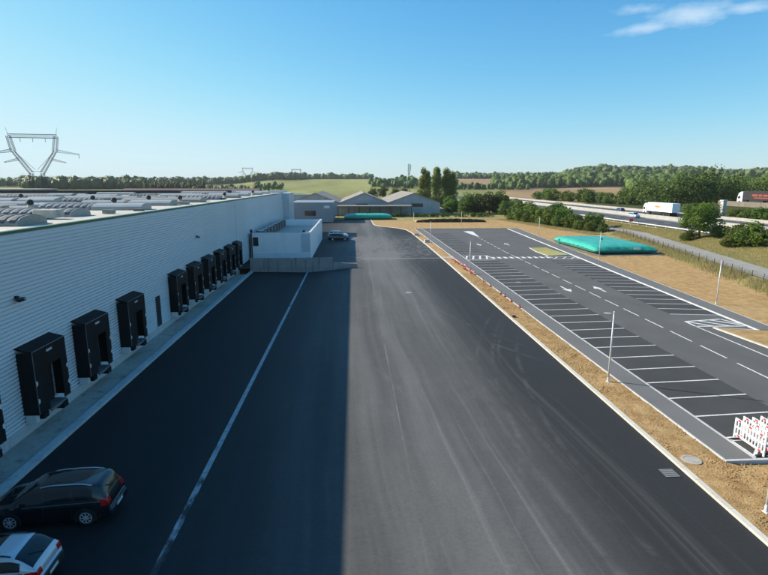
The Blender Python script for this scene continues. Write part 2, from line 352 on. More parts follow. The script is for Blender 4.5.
MT['louvre'] = pmat('louvre_metal', (0.13, 0.12, 0.11), None, 1, 0.5, 0.2)
MT['darkmetal'] = pmat('dark_metal', (0.035, 0.037, 0.04), None, 2, 0.5, 0.4)
MT['black'] = pmat('black_curtain', (0.006, 0.0065, 0.0075), (0.004, 0.0045, 0.005), 3, 0.65, spec=0.25, bmp=0.15, bscale=8)
MT['blackin'] = pmat('dark_interior', (0.008, 0.008, 0.009), None, 3, 0.8)
MT['edge'] = pmat('shelter_edge', (0.22, 0.22, 0.23), None, 2, 0.5, 0.4)
MT['white'] = pmat('white_paint', (0.88, 0.89, 0.90), (0.84, 0.85, 0.86), 0.8, 0.5, dirt=(0.76, 0.77, 0.78))
MT['whitep'] = pmat('white_plastic', (0.80, 0.80, 0.80), (0.68, 0.67, 0.66), 6, 0.45)
MT['redp'] = pmat('red_plastic', (0.62, 0.035, 0.05), (0.45, 0.03, 0.04), 6, 0.5)
MT['galv'] = pmat('galvanised_steel', (0.68, 0.69, 0.70), (0.58, 0.59, 0.60), 4, 0.5, 0.2)
MT['lattice'] = pmat('pylon_steel', (0.06, 0.062, 0.062), (0.045, 0.047, 0.047), 1, 0.8, 0.0, spec=0.1)
MT['teal'] = pmat('teal_pvc', (0.045, 0.42, 0.305), (0.028, 0.32, 0.235), 0.9, 0.36, bmp=0.35, bscale=1.6, dirt=(0.10, 0.40, 0.33))
MT['tealw'] = pmat('tank_seam', (0.02, 0.25, 0.19), None, 0.7, 0.42)
MT['greybox'] = pmat('grey_metal_siding', (0.30, 0.33, 0.36), (0.26, 0.29, 0.32), 0.5, 0.5, 0.2)
MT['fibro'] = pmat('fibre_cement_roof', (0.30, 0.27, 0.235), (0.21, 0.19, 0.165), 0.35, 0.9, dirt=(0.15, 0.135, 0.115))
MT['shedwall'] = pmat('old_shed_wall', (0.45, 0.465, 0.475), (0.35, 0.36, 0.37), 0.35, 0.7, dirt=(0.33, 0.33, 0.32))
MT['rust'] = pmat('rusty_roof', (0.16, 0.085, 0.07), (0.11, 0.062, 0.055), 0.4, 0.8)
MT['window'] = pmat('dark_glass', (0.02, 0.025, 0.03), None, 2, 0.12)
MT['bark'] = pmat('bark', (0.10, 0.08, 0.06), (0.05, 0.04, 0.03), 3, 0.9, bmp=0.5)
MT['leaf'] = foliage_mat('leaf_green', (0.040, 0.080, 0.012), (0.135, 0.205, 0.032), (0.19, 0.25, 0.042), 0.35)
MT['leafd'] = foliage_mat('leaf_dark', (0.032, 0.068, 0.012), (0.105, 0.160, 0.027))
MT['leafp'] = foliage_mat('leaf_poplar', (0.14, 0.20, 0.045), (0.29, 0.36, 0.09), (0.33, 0.38, 0.10), 0.3)
MT['weed'] = foliage_mat('weeds', (0.27, 0.25, 0.09), (0.58, 0.50, 0.24), (0.21, 0.27, 0.07), 0.5)
MT['forest'] = foliage_mat('forest_leaf', (0.040, 0.076, 0.014), (0.105, 0.160, 0.028), (0.17, 0.23, 0.042), 0.022, trans=0.25)
MT['forestd'] = foliage_mat('far_forest_leaf', (0.040, 0.078, 0.018), (0.080, 0.128, 0.030), (0.12, 0.17, 0.036), 0.015, trans=0)
MT['core'] = pmat('crown_core', (0.020, 0.033, 0.010), None, 0.5, 0.9)
MT['tyre'] = pmat('tyre_rubber', (0.015, 0.015, 0.016), None, 8, 0.8)
MT['rim'] = pmat('alloy_rim', (0.55, 0.56, 0.58), None, 8, 0.4, 0.2)
MT['carblack'] = pmat('black_car_paint', (0.010, 0.011, 0.014), (0.008, 0.009, 0.011), 1, 0.22, 0.0, coat=0.6)
MT['carsilver'] = pmat('silver_car_paint', (0.60, 0.63, 0.67), (0.55, 0.58, 0.62), 1, 0.3, 0.3, coat=0.5)
MT['carwhite'] = pmat('white_car_paint', (0.75, 0.76, 0.78), None, 1, 0.3, 0.0, coat=0.5)
MT['carblue'] = pmat('blue_car_paint', (0.02, 0.05, 0.14), None, 1, 0.3, 0.0, coat=0.5)
MT['glass'] = pmat('car_glass', (0.012, 0.016, 0.018), None, 1, 0.06, spec=0.6)
MT['chrome'] = pmat('satin_trim', (0.55, 0.57, 0.60), None, 4, 0.25, 0.9)
MT['trim'] = pmat('black_trim', (0.02, 0.02, 0.021), None, 6, 0.6)
MT['redlamp'] = pmat('tail_lamp', (0.55, 0.012, 0.016), (0.40, 0.01, 0.012), 6, 0.15)
MT['plate'] = pmat('number_plate', (0.75, 0.75, 0.72), None, 6, 0.5)
MT['orange'] = pmat('orange_print', (0.70, 0.25, 0.06), None, 3, 0.6)
MT['truckd'] = pmat('dark_trailer', (0.022, 0.017, 0.017), (0.016, 0.013, 0.013), 0.7, 0.5)
MT['orangered'] = pmat('red_print', (0.30, 0.05, 0.025), None, 3, 0.6)
MT['gravelmoss'] = field_mat('mossy_gravel', (0.30, 0.27, 0.10), (0.36, 0.33, 0.13), (0.25, 0.26, 0.07), (1, 1, 1), 0.5)

# ------------------------------------------------------------------ terrain
def sm(x): x = np.clip(x, 0, 1); return x*x*(3-2*x)
def xpath(Y): return np.clip(52.9 + (Y-62)*0.238, 40, 66.5)
def hterr(X, Y):
    X = np.asarray(X, float); Y = np.asarray(Y, float)
    Yc = np.maximum(Y, 60); D = np.hypot(X, np.maximum(Y, 0)); tt = X/Yc
    left = np.interp(D, [0, 600, 1200, 2000, 4000], [0, 0, 7, 12, 20])
    midh = np.interp(D, [0, 430, 700, 1400, 1900, 4000], [0, 0, 5, 19, 20, 20])
    rgA = np.interp(D, [0, 380, 600, 820, 1000, 1250, 1500, 2200, 4000], [0, 0, 3, 5, 11, 19, 22, 26, 26])
    rgB = np.interp(D, [0, 380, 600, 820, 1100, 1500, 2200, 4000], [0, 0, 4, 7.5, 22, 39, 44, 44]) + sm((D-900)/500)*(5*np.sin(tt*13-5.2)+3*np.sin(tt*31))
    c_t = sm((tt-.34)/.16); rgt = rgA*(1-c_t) + rgB*c_t
    a = sm((tt+0.24)/0.10); b = sm((tt-0.06)/0.14)
    h = left*(1-a) + midh*a*(1-b) + rgt*b
    h = h + sm((D-700)/800)*(3*np.sin(X*0.004+1)+3*np.sin(X*0.0017+Y*0.002))
    # verge and motorway embankment east of the earth strip
    xp = xpath(Y); near = 1 - sm((Y-330)/150)
    bank = 0.8*sm((X-(xp-6))/4.5) + 1.25*sm((X-(xp+2.6))/np.maximum(70.5-(xp+2.6), 3))
    h = h + bank*near
    ramp_ = 3.4*sm((X-112.5)/6)*(1-sm((X-150)/60))*(1-sm((Y-170)/70))
    h = h + ramp_
    # the levelled site lies under its own sheets
    site = sm((X+150)/6)*sm((58-X-0*Y)/3)*sm((172-Y)/4)*sm((Y+60)/6)
    h = h - 0.35*site*(1-sm((X-(xp-7.5))/2))
    dock = sm((X+146)/4)*sm((-3.5-X)/1.0)*sm((79-Y)/2)*sm((Y+40)/4)
    return h - 1.1*dock - 0.02
xs = np.unique(np.concatenate([np.linspace(-4200, -420, 40), np.linspace(-400, -20, 39), np.arange(-16, 130, 1.5), np.linspace(132, 420, 60), np.linspace(440, 4200, 60)]))
ys = np.unique(np.concatenate([np.linspace(-300, -10, 12), np.arange(-6, 180, 3), np.linspace(184, 700, 90), np.linspace(720, 5200, 90)]))
XX, YY = np.meshgrid(xs, ys); ZZ = hterr(XX, YY)
nx, ny = len(xs), len(ys)
idx = np.arange(nx*ny).reshape(ny, nx)
F = np.stack([idx[:-1,:-1], idx[:-1,1:], idx[1:,1:], idx[1:,:-1]], -1).reshape(-1, 4)
me = np_mesh('ground', np.stack([XX, YY, ZZ], -1).reshape(-1, 3), F, MT['grass'], True)
for k in ('field_green', 'field_brown', 'floor_wood'): me.materials.append(MT[k])
FX = XX.ravel()[F].mean(1); FY = YY.ravel()[F].mean(1); FD = np.hypot(FX, FY); FT = FX/np.maximum(FY, 1)
mi = np.zeros(len(F), np.int32)
mi[(FD > 330)] = 1
mi[(FT > 0.29) & (FT < 0.53) & (FY > 300) & (FD < 760)] = 2
mi[(FT > 0.17) & (FT <= 0.32) & (FD > 860) & (FD < 1280)] = 2
mi[(FT > 0.27) & (FT < .4) & (FD > 760) & (FD < 1000)] = 3
mi[(FT > 0.36) & (FD > 760)] = 3
mi[(FT > 0.17) & (FD > 1285)] = 3
mi[(FT > 0.52) & (FY > 160) & (FX > 106)] = 3
mi[(FT > 0.45) & (FX > 105.5) & (FX < 400) & (FY < 330)] = 3
mi[(FT < -0.24) & (FD > 1100)] = 3
mi[(FT < 0.25) & (FD > 1480)] = 3
me.polygons.foreach_set('material_index', mi); me.update()
g = link('ground', me); g['kind'] = 'structure'

# ------------------------------------------------------------------ loading yard
def sheet(name, mat, rows, xsub=None, parent=None, smooth=True):
    """rows: list of lists of points, same length"""
    V = np.array(rows, float); r, c, _ = V.shape; ii = np.arange(r*c).reshape(r, c)
    f = np.stack([ii[:-1,:-1], ii[:-1,1:], ii[1:,1:], ii[1:,:-1]], -1).reshape(-1, 4)
    o = link(name, np_mesh(name, V.reshape(-1, 3), f, mat, smooth), parent)
    if parent is None: o['kind'] = 'structure'
    return o
KL = [(-40, 14.05), (15, 14.14), (28, 14.24), (49, 14.35), (80, 14.55), (99, 14.62), (130, 14.45), (138.5, 14.0), (143.5, 12.5), (147.5, 10.0), (151, 7.4), (155, 6.2), (160, 5.9), (172, 5.9), (178, 5.9)]
def kx(y): return float(np.interp(y, [k[0] for k in KL], [k[1] for k in KL]))
prof = [(-14.78, -0.50), (-11, -0.56), (-7.02, -0.64), (-6.68, -0.64), (-4.5, -0.46), (-2, -0.22), (-0.2, -0.04), (0.8, 0.0)]
ysl = [-25, -10, 0] + list(np.arange(5, 76, 5)) + [76.3]
rows = []
for y in ysl:
    rows.append([(x, y, z) for x, z in prof] + [(0.8 + (kx(y)+0.05-0.8)*f, y, 0.0) for f in (.25, .5, .75, 1)])
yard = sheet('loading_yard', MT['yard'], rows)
rows = []
for y in [76.3, 80, 90, 100, 110, 120, 130, 138.5, 143.5, 147.5, 151, 155, 160, 172, 178]:
    rows.append([(-17.2 + (kx(y)+0.05+17.2)*f, y, 0.0) for f in np.linspace(0, 1, 8)])
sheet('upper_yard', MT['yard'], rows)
# concrete drain channel with dirt patches
m, t, bs = newmat('channel_concrete')
P_ = coords(t)
c1 = ramp(t, noise(t, P_, 3, 5), [(0.3, (0.30, 0.31, 0.32)), (0.7, (0.46, 0.46, 0.455))])
dn = noise(t, coords(t, (1, 0.3, 1)), 0.8, 6, 0.7); sy = N(t, 'ShaderNodeSeparateXYZ'); L(t, P_, sy.inputs[0])
nearm = M(t, 'SUBTRACT', 1.0, smooth01(t, sy.outputs[1], 17, 24))
dm = smooth01(t, M(t, 'ADD', dn, M(t, 'MULTIPLY', nearm, 0.13)), 0.52, 0.64)
L(t, mix(t, dm, c1, (0.035, 0.035, 0.036)), bs.inputs['Base Color']); bs.inputs['Roughness'].default_value = 0.8
MT['channel'] = m
b = MB()
for i, y in enumerate(np.arange(-25, 76.2, 1.0)):
    y1 = min(y+0.985, 76.25)
    b.quad((-6.99,y,-.625),(-6.86,y,-.64),(-6.86,y1,-.64),(-6.99,y1,-.625)); b.quad((-6.86,y,-.64),(-6.73,y,-.625),(-6.73,y1,-.625),(-6.86,y1,-.64))
struct('drain_channel', b, MT['channel'])
# cream kerb along the yard
b = MB(); kp = []
for (y0, x0), (y1, x1) in zip(KL[:-1], KL[1:]):
    n = max(1, int(round(math.hypot(x1-x0, y1-y0)))); kp += [(x0+(x1-x0)*k/n, y0+(y1-y0)*k/n) for k in range(n)]
for p, q in zip(kp[:-1], kp[1:]):
    d = Vector((q[0]-p[0], q[1]-p[1])); q2 = (p[0]+d.x*0.988, p[1]+d.y*0.988); b.strip([p, q2], 0.24, -0.2, 0.11)
struct('yard_kerb', b, MT['kerb'])
# apron between the wall and the yard, kerb strip on its edge
rows = [[(-17.0, y, -0.44), (-16, y, -0.45), (-15.2, y, -0.46)] for y in np.arange(-10, 77, 3)]
sheet('dock_apron', MT['apron'], rows)
b = MB()
for y in np.arange(-10, 76, 2.0): b.bbox(-15.22, -14.74, y, min(y+1.985, 76.2), -0.9, -0.36, 0.015)
struct('apron_kerb', b, MT['plinth'])

# ------------------------------------------------------------------ earth verge, car park
xg = np.concatenate([np.arange(14.2, 60, 0.8)]); yg = np.arange(-12, 180, .6)
EX, EY = np.meshgrid(xg, yg)
EX = np.where(EX < 14.6, np.vectorize(kx)(EY)+0.2, EX)
EXm = np.maximum(EX, np.vectorize(kx)(EY)+0.2)
EZ = 0.085 + 0.02*np.sin(EX*1.7+EY*0.6) * np.sin(EY*0.9) + rng.normal(0, 0.012, EX.shape)
EZ = np.where(EX > xpath(EY)-4, EZ-1.0*sm((EX-(xpath(EY)-4))/3), EZ)
EZ = np.where(EY > 172, EZ-0.4*sm((EY-172)/6), EZ)
EZ = np.where((EX > 17.2) & (EX < 34.6 + np.maximum(EY-40.5, 0)*0.0795) & (EY > 20.2) & (EY < 141), -0.1, EZ)
ii = np.arange(EX.size).reshape(EX.shape); f = np.stack([ii[:-1,:-1], ii[:-1,1:], ii[1:,1:], ii[1:,:-1]], -1).reshape(-1, 4)
e = link('bare_earth', np_mesh('bare_earth', np.stack([EXm, EY, EZ], -1).reshape(-1, 3), f, MT['earth'], True)); e['kind'] = 'structure'
rows = [[(x, y, 0.02) for x in np.linspace(kx(y)+0.2, 15, 3)] for y in (140, 150, 160, 176)]
def xl(y): return 18.02 + (y-20)*0.0055          # west edge of the bays
def xr(y): return 34.0 + (y-40.5)*0.0795         # east paint line
ZP = 0.075
rows = [[(xl(y) + (xr(max(y, 20)) - xl(y))*f, y, ZP) for f in np.linspace(0, 1, 5)] for y in np.linspace(20.42, 140.2, 25)]
lot = sheet('parking_lot', MT['parking'], rows)
# darker bay surfaces
def flat(name, mat, pts, z, parent, group=None):
    o = MB().poly([(p[0], p[1], z) for p in pts]).build(name, mat, parent); return o
flat('bay_surface', MT['bay'], [(xl(20.6), 20.6), (xl(20)+4.95, 20.9), (xl(82)+4.9, 82.6), (xl(82), 82.2)], ZP+.006, lot)
flat('bay_surface', MT['bay'], [(xl(89), 89), (xl(89)+4.9, 89.4), (xl(127)+4.8, 127.4), (xl(127), 127)], ZP+.006, lot)
flat('bay_surface', MT['bay'], [(29.95, 46.3), (34.4, 45.7), (36.7, 80.5), (31.6, 81)], ZP+.006, lot)
ZL = ZP + .014
def line(p, q, wd=0.12, name='bay_line', z=ZL):
    p = Vector(p); q = Vector(q); d = (q-p).normalized(); s_ = Vector((-d.y, d.x))*wd/2
    return flat(name, MT['paint'], [p-s_, q-s_, q+s_, p+s_], z, lot)
for y in np.arange(24.84-2.37*1, 82.3, 2.37): line((xl(y)+.05, y), (xl(y)+4.95, y+0.33))
for y in np.arange(89.5, 127, 2.37): line((xl(y)+.05, y), (xl(y)+4.8, y+0.3))
for k, y in enumerate(np.arange(45.65, 81, 2.22)): line((29.95+(y-45.6)*.05, y+0.66), (xr(y)-.15, y))
line((xr(40.4)-.05, 40.4), (xr(139)-.05, 139.6), 0.2, 'edge_line')
for k in range(16): y = 29.8 + 3.98*k; line((26.33+(y-30)*.0165, y), (26.33+(y-27)*.0165, y+2.95), 0.13, 'lane_dash')
for k in range(8): y = 92.5 + 3.3*k; line((27.35+(y-92)*.045, y), (27.45+(y-92)*.045, y+2.2), 0.13, 'lane_dash')
# painted wedge at the far end of the lane
flat('painted_wedge', MT['paint'], [(28.75, 119.2), (29.1, 119.4), (30.6, 132.4), (29.6, 133.4), (28.2, 132.6)], ZL, lot)
# raised-dot crossing row
for k in range(10): x = 22.9 + k*1.03; flat('crossing_square', MT['paint'], [(x, 83.9), (x+.58, 83.9), (x+.58, 85.6), (x, 85.6)], ZL, lot)
# hatched boxes
def hatch(c4, n, wd=.16):
    c4 = [Vector(p) for p in c4]
    for i in range(4): line(c4[i], c4[(i+1) % 4], wd, 'hatch_line')
    for k in range(n):
        f0, f1 = k/n, (k+1)/n
        a = c4[0].lerp(c4[1], f0); b_ = c4[3].lerp(c4[2], f1); line(a, b_, wd*1.2, 'hatch_line', ZL+.003)
hatch([(18.2, 83.0), (23.0, 83.3), (22.7, 87.4), (18.2, 87.0)], 4, .25)
hatch([(29.7, 43.6), (33.4, 44.2), (34.3, 41.8), (29.6, 42.0)], 3, .22)
hatch([(33.0, 83.2), (37.0, 82.8), (37.2, 84.9), (33.0, 85.5)], 3, .18)
hatch([(xl(20)+.1, 20.7), (xl(20)+4.9, 21.0), (xl(20)+4.9, 22.4), (xl(20)+.1, 22.2)], 3, .12)
line((29.6, 42.0), (29.62, 20.6), 0.14, 'edge_line')
def arrow(x, y, s_, ln=3.3):
    pts = [(-.09, 0), (.09, 0), (.09, ln*.55), (.42, ln*.55), (0, ln), (-.42, ln*.55), (-.09, ln*.55)]
    flat('lane_arrow', MT['paint'], [(x+p[0]*1.3, y+p[1]*s_ ) for p in (pts if s_ > 0 else pts[::-1])], ZL, lot)
arrow(24.85, 60.2, -1); arrow(28.78, 56.7, 1); arrow(25.3, 105.5, -1, 3.6); arrow(31.1, 102, 1, 3.6)
# walks with pale edging
def ribbon(name, mat, pl, pr, z0, z1):
    b = MB(); n = len(pl)
    for i in range(n-1):
        a, b2, c, d = pl[i], pr[i], pr[i+1], pl[i+1]
        b.quad((*a, z1), (*b2, z1), (*c, z1), (*d, z1)); b.quad((*a, z0), (*a, z1), (*d, z1), (*d, z0)); b.quad((*b2, z0), (*c, z0), (*c, z1), (*b2, z1))
    b.quad((*pl[0], z0), (*pr[0], z0), (*pr[0], z1), (*pl[0], z1)); b.quad((*pr[-1], z0), (*pl[-1], z0), (*pl[-1], z1), (*pr[-1], z1))
    return struct(name, b, mat)
def xs_in(y): return 16.55 + 0.0008*(y-20)
yy = [20.42] + list(np.arange(26, 141, 6)) + [141.2]
ribbon('west_walk', MT['walk'], [(xs_in(y), y) for y in yy], [(xl(y)-.16, y) for y in yy], -0.1, 0.14)
b = MB(); b.strip([(xl(y)-.155, y) for y in yy], 0.13, -.1, 0.15); b.strip([(xs_in(y)-.09, y) for y in yy], 0.085, -.1, 0.145)
b.strip([(16.5, 20.28), (29.7, 20.28)], -0.13, -.1, 0.15) if False else b.box(16.46, 29.6, 20.27, 20.41, -.1, .15)
struct('west_walk_edging', b, MT['plinth'])
yy = [40.4] + list(np.arange(46, 140, 6)) + [140.4]
ribbon('east_walk', MT['walk'], [(xr(y)+.13, y) for y in yy], [(xr(y)+1.75+(y-40)*.012, y) for y in yy], -0.1, 0.14)
b = MB(); b.strip([(xr(y)+.0, y) for y in yy], 0.128, -.1, 0.15); b.strip([(xr(y)+1.76+(y-40)*.012, y) for y in yy], 0.09, -.1, 0.145)
b.box(16.6, 42.1, 141.3, 141.45, -.1, .15)
struct('east_walk_edging', b, MT['plinth'])
ribbon('north_walk', MT['walk'], [(18.6, 141.28), (42.0, 141.28)], [(18.6, 140.2), (42.0, 140.2)], -.1, .13)
# lane continuing south-east and the earth island beside it
rows = [[(x, y, ZP) for x in (29.3, 30.4, 31.1+(40.4-y)*.045)] for y in (20.42, 30, 36, 41.4)]
b = MB(); b.poly([(30.95, 41.2, .12), (31.25, 35.8, .12), (31.9, 20.42, .12), (60-22, 20.42, .12), (36.2, 40.35, .12), (33.9, 40.35, .12)])
struct('earth_island', b, MT['earth'])
b = MB(); b.strip([(30.72, 41.4), (31.1, 35.8), (31.75, 20.42)], -0.2, -.1, .16); b.strip([(30.8, 41.5), (34.1, 40.4)], .15, -.1, .15)
struct('island_kerb', b, MT['kerb'])
b = MB(); b.poly([(p[0], p[1], ZP+.05) for p in [(33.13, 86.4), (37.2, 87.6), (37.0, 98.0), (33.75, 97.47), (33.06, 91.64)]])
struct('mossy_island', b, MT['gravelmoss'])
b = MB(); b.strip([(33.75, 97.6), (33.0, 91.7), (33.1, 86.3), (37.3, 87.5)], 0.12, -.1, ZP+.09); struct('mossy_island_kerb', b, MT['plinth'])
# crossing path over the verge
flat_b = MB(); flat_b.box(14.8, 16.45, 85.2, 86.1, -.1, .125); struct('crossing_slab', flat_b, MT['plinth'])

# ------------------------------------------------------------------ service path, motorway
def drape(name, mat, pl, pr, dz, sub=4):
    rows = []
    for a, c in zip(pl, pr):
        zz = max(float(hterr(a[0]+(c[0]-a[0])*f, a[1]+(c[1]-a[1])*f)) for f in (0, .25, .5, .75, 1)) + dz
        rows.append([(a[0]+(c[0]-a[0])*k/sub, a[1]+(c[1]-a[1])*k/sub, zz) for k in range(sub+1)])
    return sheet(name, mat, rows)
yy = np.arange(20, 150, 4)
drape('service_path', pmat('pale_path', (0.34, 0.32, 0.28), (0.25, 0.235, 0.205), 0.8, 0.9, bmp=0.3), [(float(xpath(y))-2.3, y) for y in yy], [(float(xpath(y))+2.3, y) for y in yy], 0.06)
ZM = 2.12
def band(name, mat, x0, x1, z, y0=-60, y1=420, parent=None):
    return sheet(name, mat, [[(x0, y, z), (x1, y, z)] for y in np.linspace(y0, y1, 20)], parent=parent)
band('motorway', MT['road'], 72.6, 86.0, ZM); band('motorway_median', MT['apron'] if 0 else pmat('pale_concrete', (0.42, 0.40, 0.36), (0.33, 0.31, 0.28), 0.3, 0.9), 86.0, 91.0, ZM+.01)
band('motorway_far_carriageway', MT['road'], 91.0, 104.5, ZM+.005)
mw = bpy.data.objects['motorway']
for x in (73.6, 85.2): band('edge_line', MT['paint'], x, x+.22, ZM+.01, parent=mw)
for x in (77.2, 81.0):
    for y in np.arange(90, 330, 13): band('lane_dash', MT['paint'], x, x+.2, ZM+.012, y, y+3, mw)
for x in (92.0, 103.2): band('edge_line', MT['paint'], x, x+.22, ZM+.017, parent=mw)
# concrete barriers of the median and the far verge
def barrier(name, x, h, label, y0=-60, y1=415):
    b = MB()
    for y in np.arange(y0, y1, 6.0):
        y1_ = y+5.96; n = len(b.v)
        P2 = [(-.3, 0), (.3, 0), (.22, .2), (.1, h), (-.1, h), (-.22, .2)]
        for yv in (y, y1_):
            for p in P2: b.v.append((x+p[0], yv, ZM+.01+p[1]))
        for k in range(6): j = (k+1) % 6; b.f.append((n+k, n+6+k, n+6+j, n+j))
        b.f.append(tuple(n+k for k in range(6))); b.f.append(tuple(n+11-k for k in range(6)))
    return tag(b.build(name, MT['motorway_barrier'] if 'motorway_barrier' in MT else MT['kerb']), label, 'barrier')
MT['motorway_barrier'] = pmat('barrier_concrete', (0.36, 0.345, 0.31), (0.28, 0.265, 0.24), 0.4, 0.85)
barrier('median_barrier', 88.5, 1.0, 'long concrete barrier along the middle of the motorway')
barrier('verge_barrier', 105.4, .85, 'long concrete barrier on the far edge of the motorway')
# steel guard rail on the near edge
gr = thing('guard_rail', 'steel guard rail on posts along the near motorway edge', 'guard rail', (71.6, 100, 1.9))
b = MB()
pr_ = [(0, .46), (.05, .52), (0, .58), (.05, .64), (0, .70)]
for a, c in zip(pr_[:-1], pr_[1:]): b.quad((-a[0], -40, a[1]), (-a[0], 70, a[1]), (-c[0], 70, c[1]), (-c[0], -40, c[1])); b.quad((.03-a[0], -40, a[1]), (.03-c[0], -40, c[1]), (.03-c[0], 70, c[1]), (.03-a[0], 70, a[1]))
b.build('rail', MT['galv'], gr)
pm = MB().box(.05, .13, -.05, .05, -.4, .68).mesh('post', MT['galv'])
for y in np.arange(-40, 70, 4): link('post', pm, gr, (0, float(y), 0))
# elevated slip road behind the motorway and its end pier
rows = [[(x, y, 5.9) for x in (118.5, 122, 127)] for y in np.linspace(-40, 165, 12)]
sheet('slip_road', MT['road'], rows)
b = MB()
for y in np.arange(-40, 164, 6): b.bbox(117.9, 118.4, y, y+5.97, 2.2, 6.75, .03)
tag(b.build('slip_road_wall', pmat('slip_wall', (0.22, 0.19, 0.15), (0.15, 0.13, 0.10), .4, .9)), 'low retaining wall carrying the slip road beyond the motorway', 'wall')
p = thing('bridge_pier', 'pale upright concrete pier at the end of the slip road', 'pier', (111.9, 153.0, 2.0))
MB().bbox(-.55, .55, -.6, .6, -.5, 4.9, .05).build('shaft', MT['plinth'], p); MB().bbox(-.75, .75, -.8, .8, 4.9, 5.3, .05).build('cap', MT['plinth'], p)

# ------------------------------------------------------------------ warehouse
XW = -16.97; ZT = 9.85; Y0, Y1 = -12.0, 128.0
wh = thing('warehouse', 'long grey warehouse with ribbed cladding, black dock shelters and skylit white roof', 'warehouse', (XW, 60, -0.5))
def wp(mb, name, mat, parent=None, smooth=False):     # part built in world coordinates
    mb.v = [(v_[0]-XW, v_[1]-60, v_[2]+0.5) for v_ in mb.v]; return mb.build(name, mat, parent or wh, smooth)
b = MB(); per = 0.205; z = 0.12; pts = []
while z < ZT-0.2:
    pts += [(.055, z), (.055, z+.125), (-.035, z+.13), (-.035, z+.20)]; z += per
pts.append((0.0, ZT-.02))
segs = [Y0, 20, 52, 84, 106, Y1]
n = 0
for y in segs:
    for p in pts: b.v.append((XW+p[0], y, p[1]))
k = len(pts)
for j in range(len(segs)-1):
    for i in range(k-1): b.f.append((j*k+i, (j+1)*k+i, (j+1)*k+i+1, j*k+i+1))
wp(b, 'cladding', MT['clad'])
b = MB()
for y in np.arange(Y0, 76, 6.0): b.box(XW-.2, XW+.10, y, min(y+5.985, 76.9), -0.9, 0.118)
wp(b, 'plinth', MT['plinth'])
wp(MB().box(XW-.3, XW+.07, Y0, Y1, ZT-.02, ZT+.13), 'roof_edge_flashing', MT['green'])
wp(MB().box(-140, XW-.31, Y0, 138, ZT-.5, ZT-.02), 'roof', MT['membrane'])
wp(MB().box(-140, XW-.05, 138.0, 138.3, -.4, ZT+.5), 'end_wall', MT['clad_trim'])
b = MB(); b.box(XW-.3, -15.45, 128.02, 138.2, -.3, ZT+.08); wp(b, 'corner_bay', MT['clad_trim'])
for y in (44.3,):
    d = wp(MB().box(XW-.05, XW+.09, y, y+.95, 0.15, 2.72), 'side_door', MT['darkmetal'])
wp(MB().box(XW, XW+.06, 76.45, 76.55, .1, 9.6), 'downpipe', MT['clad_trim'])
def wall_lamp(y, z):
    l = wp(MB().bbox(XW+.03, XW+.22, y-.09, y+.09, z-.07, z+.07, .02), 'wall_lamp', MT['darkmetal'])
    b_ = MB(); b_.v = []; b_.quad((XW+.2, y-.3, z-.12), (XW+.42, y-.3, z-.2), (XW+.42, y+.3, z-.2), (XW+.2, y+.3, z-.12)); b_.box(XW+.2, XW+.40, y-.28, y+.28, z-.10, z-.05)
    b_.v = [(v_[0]-XW, v_[1]-60, v_[2]+.5) for v_ in b_.v]; b_.build('floodlight', MT['darkmetal'], l)
wall_lamp(26.4, 6.7); wall_lamp(57, 6.7)
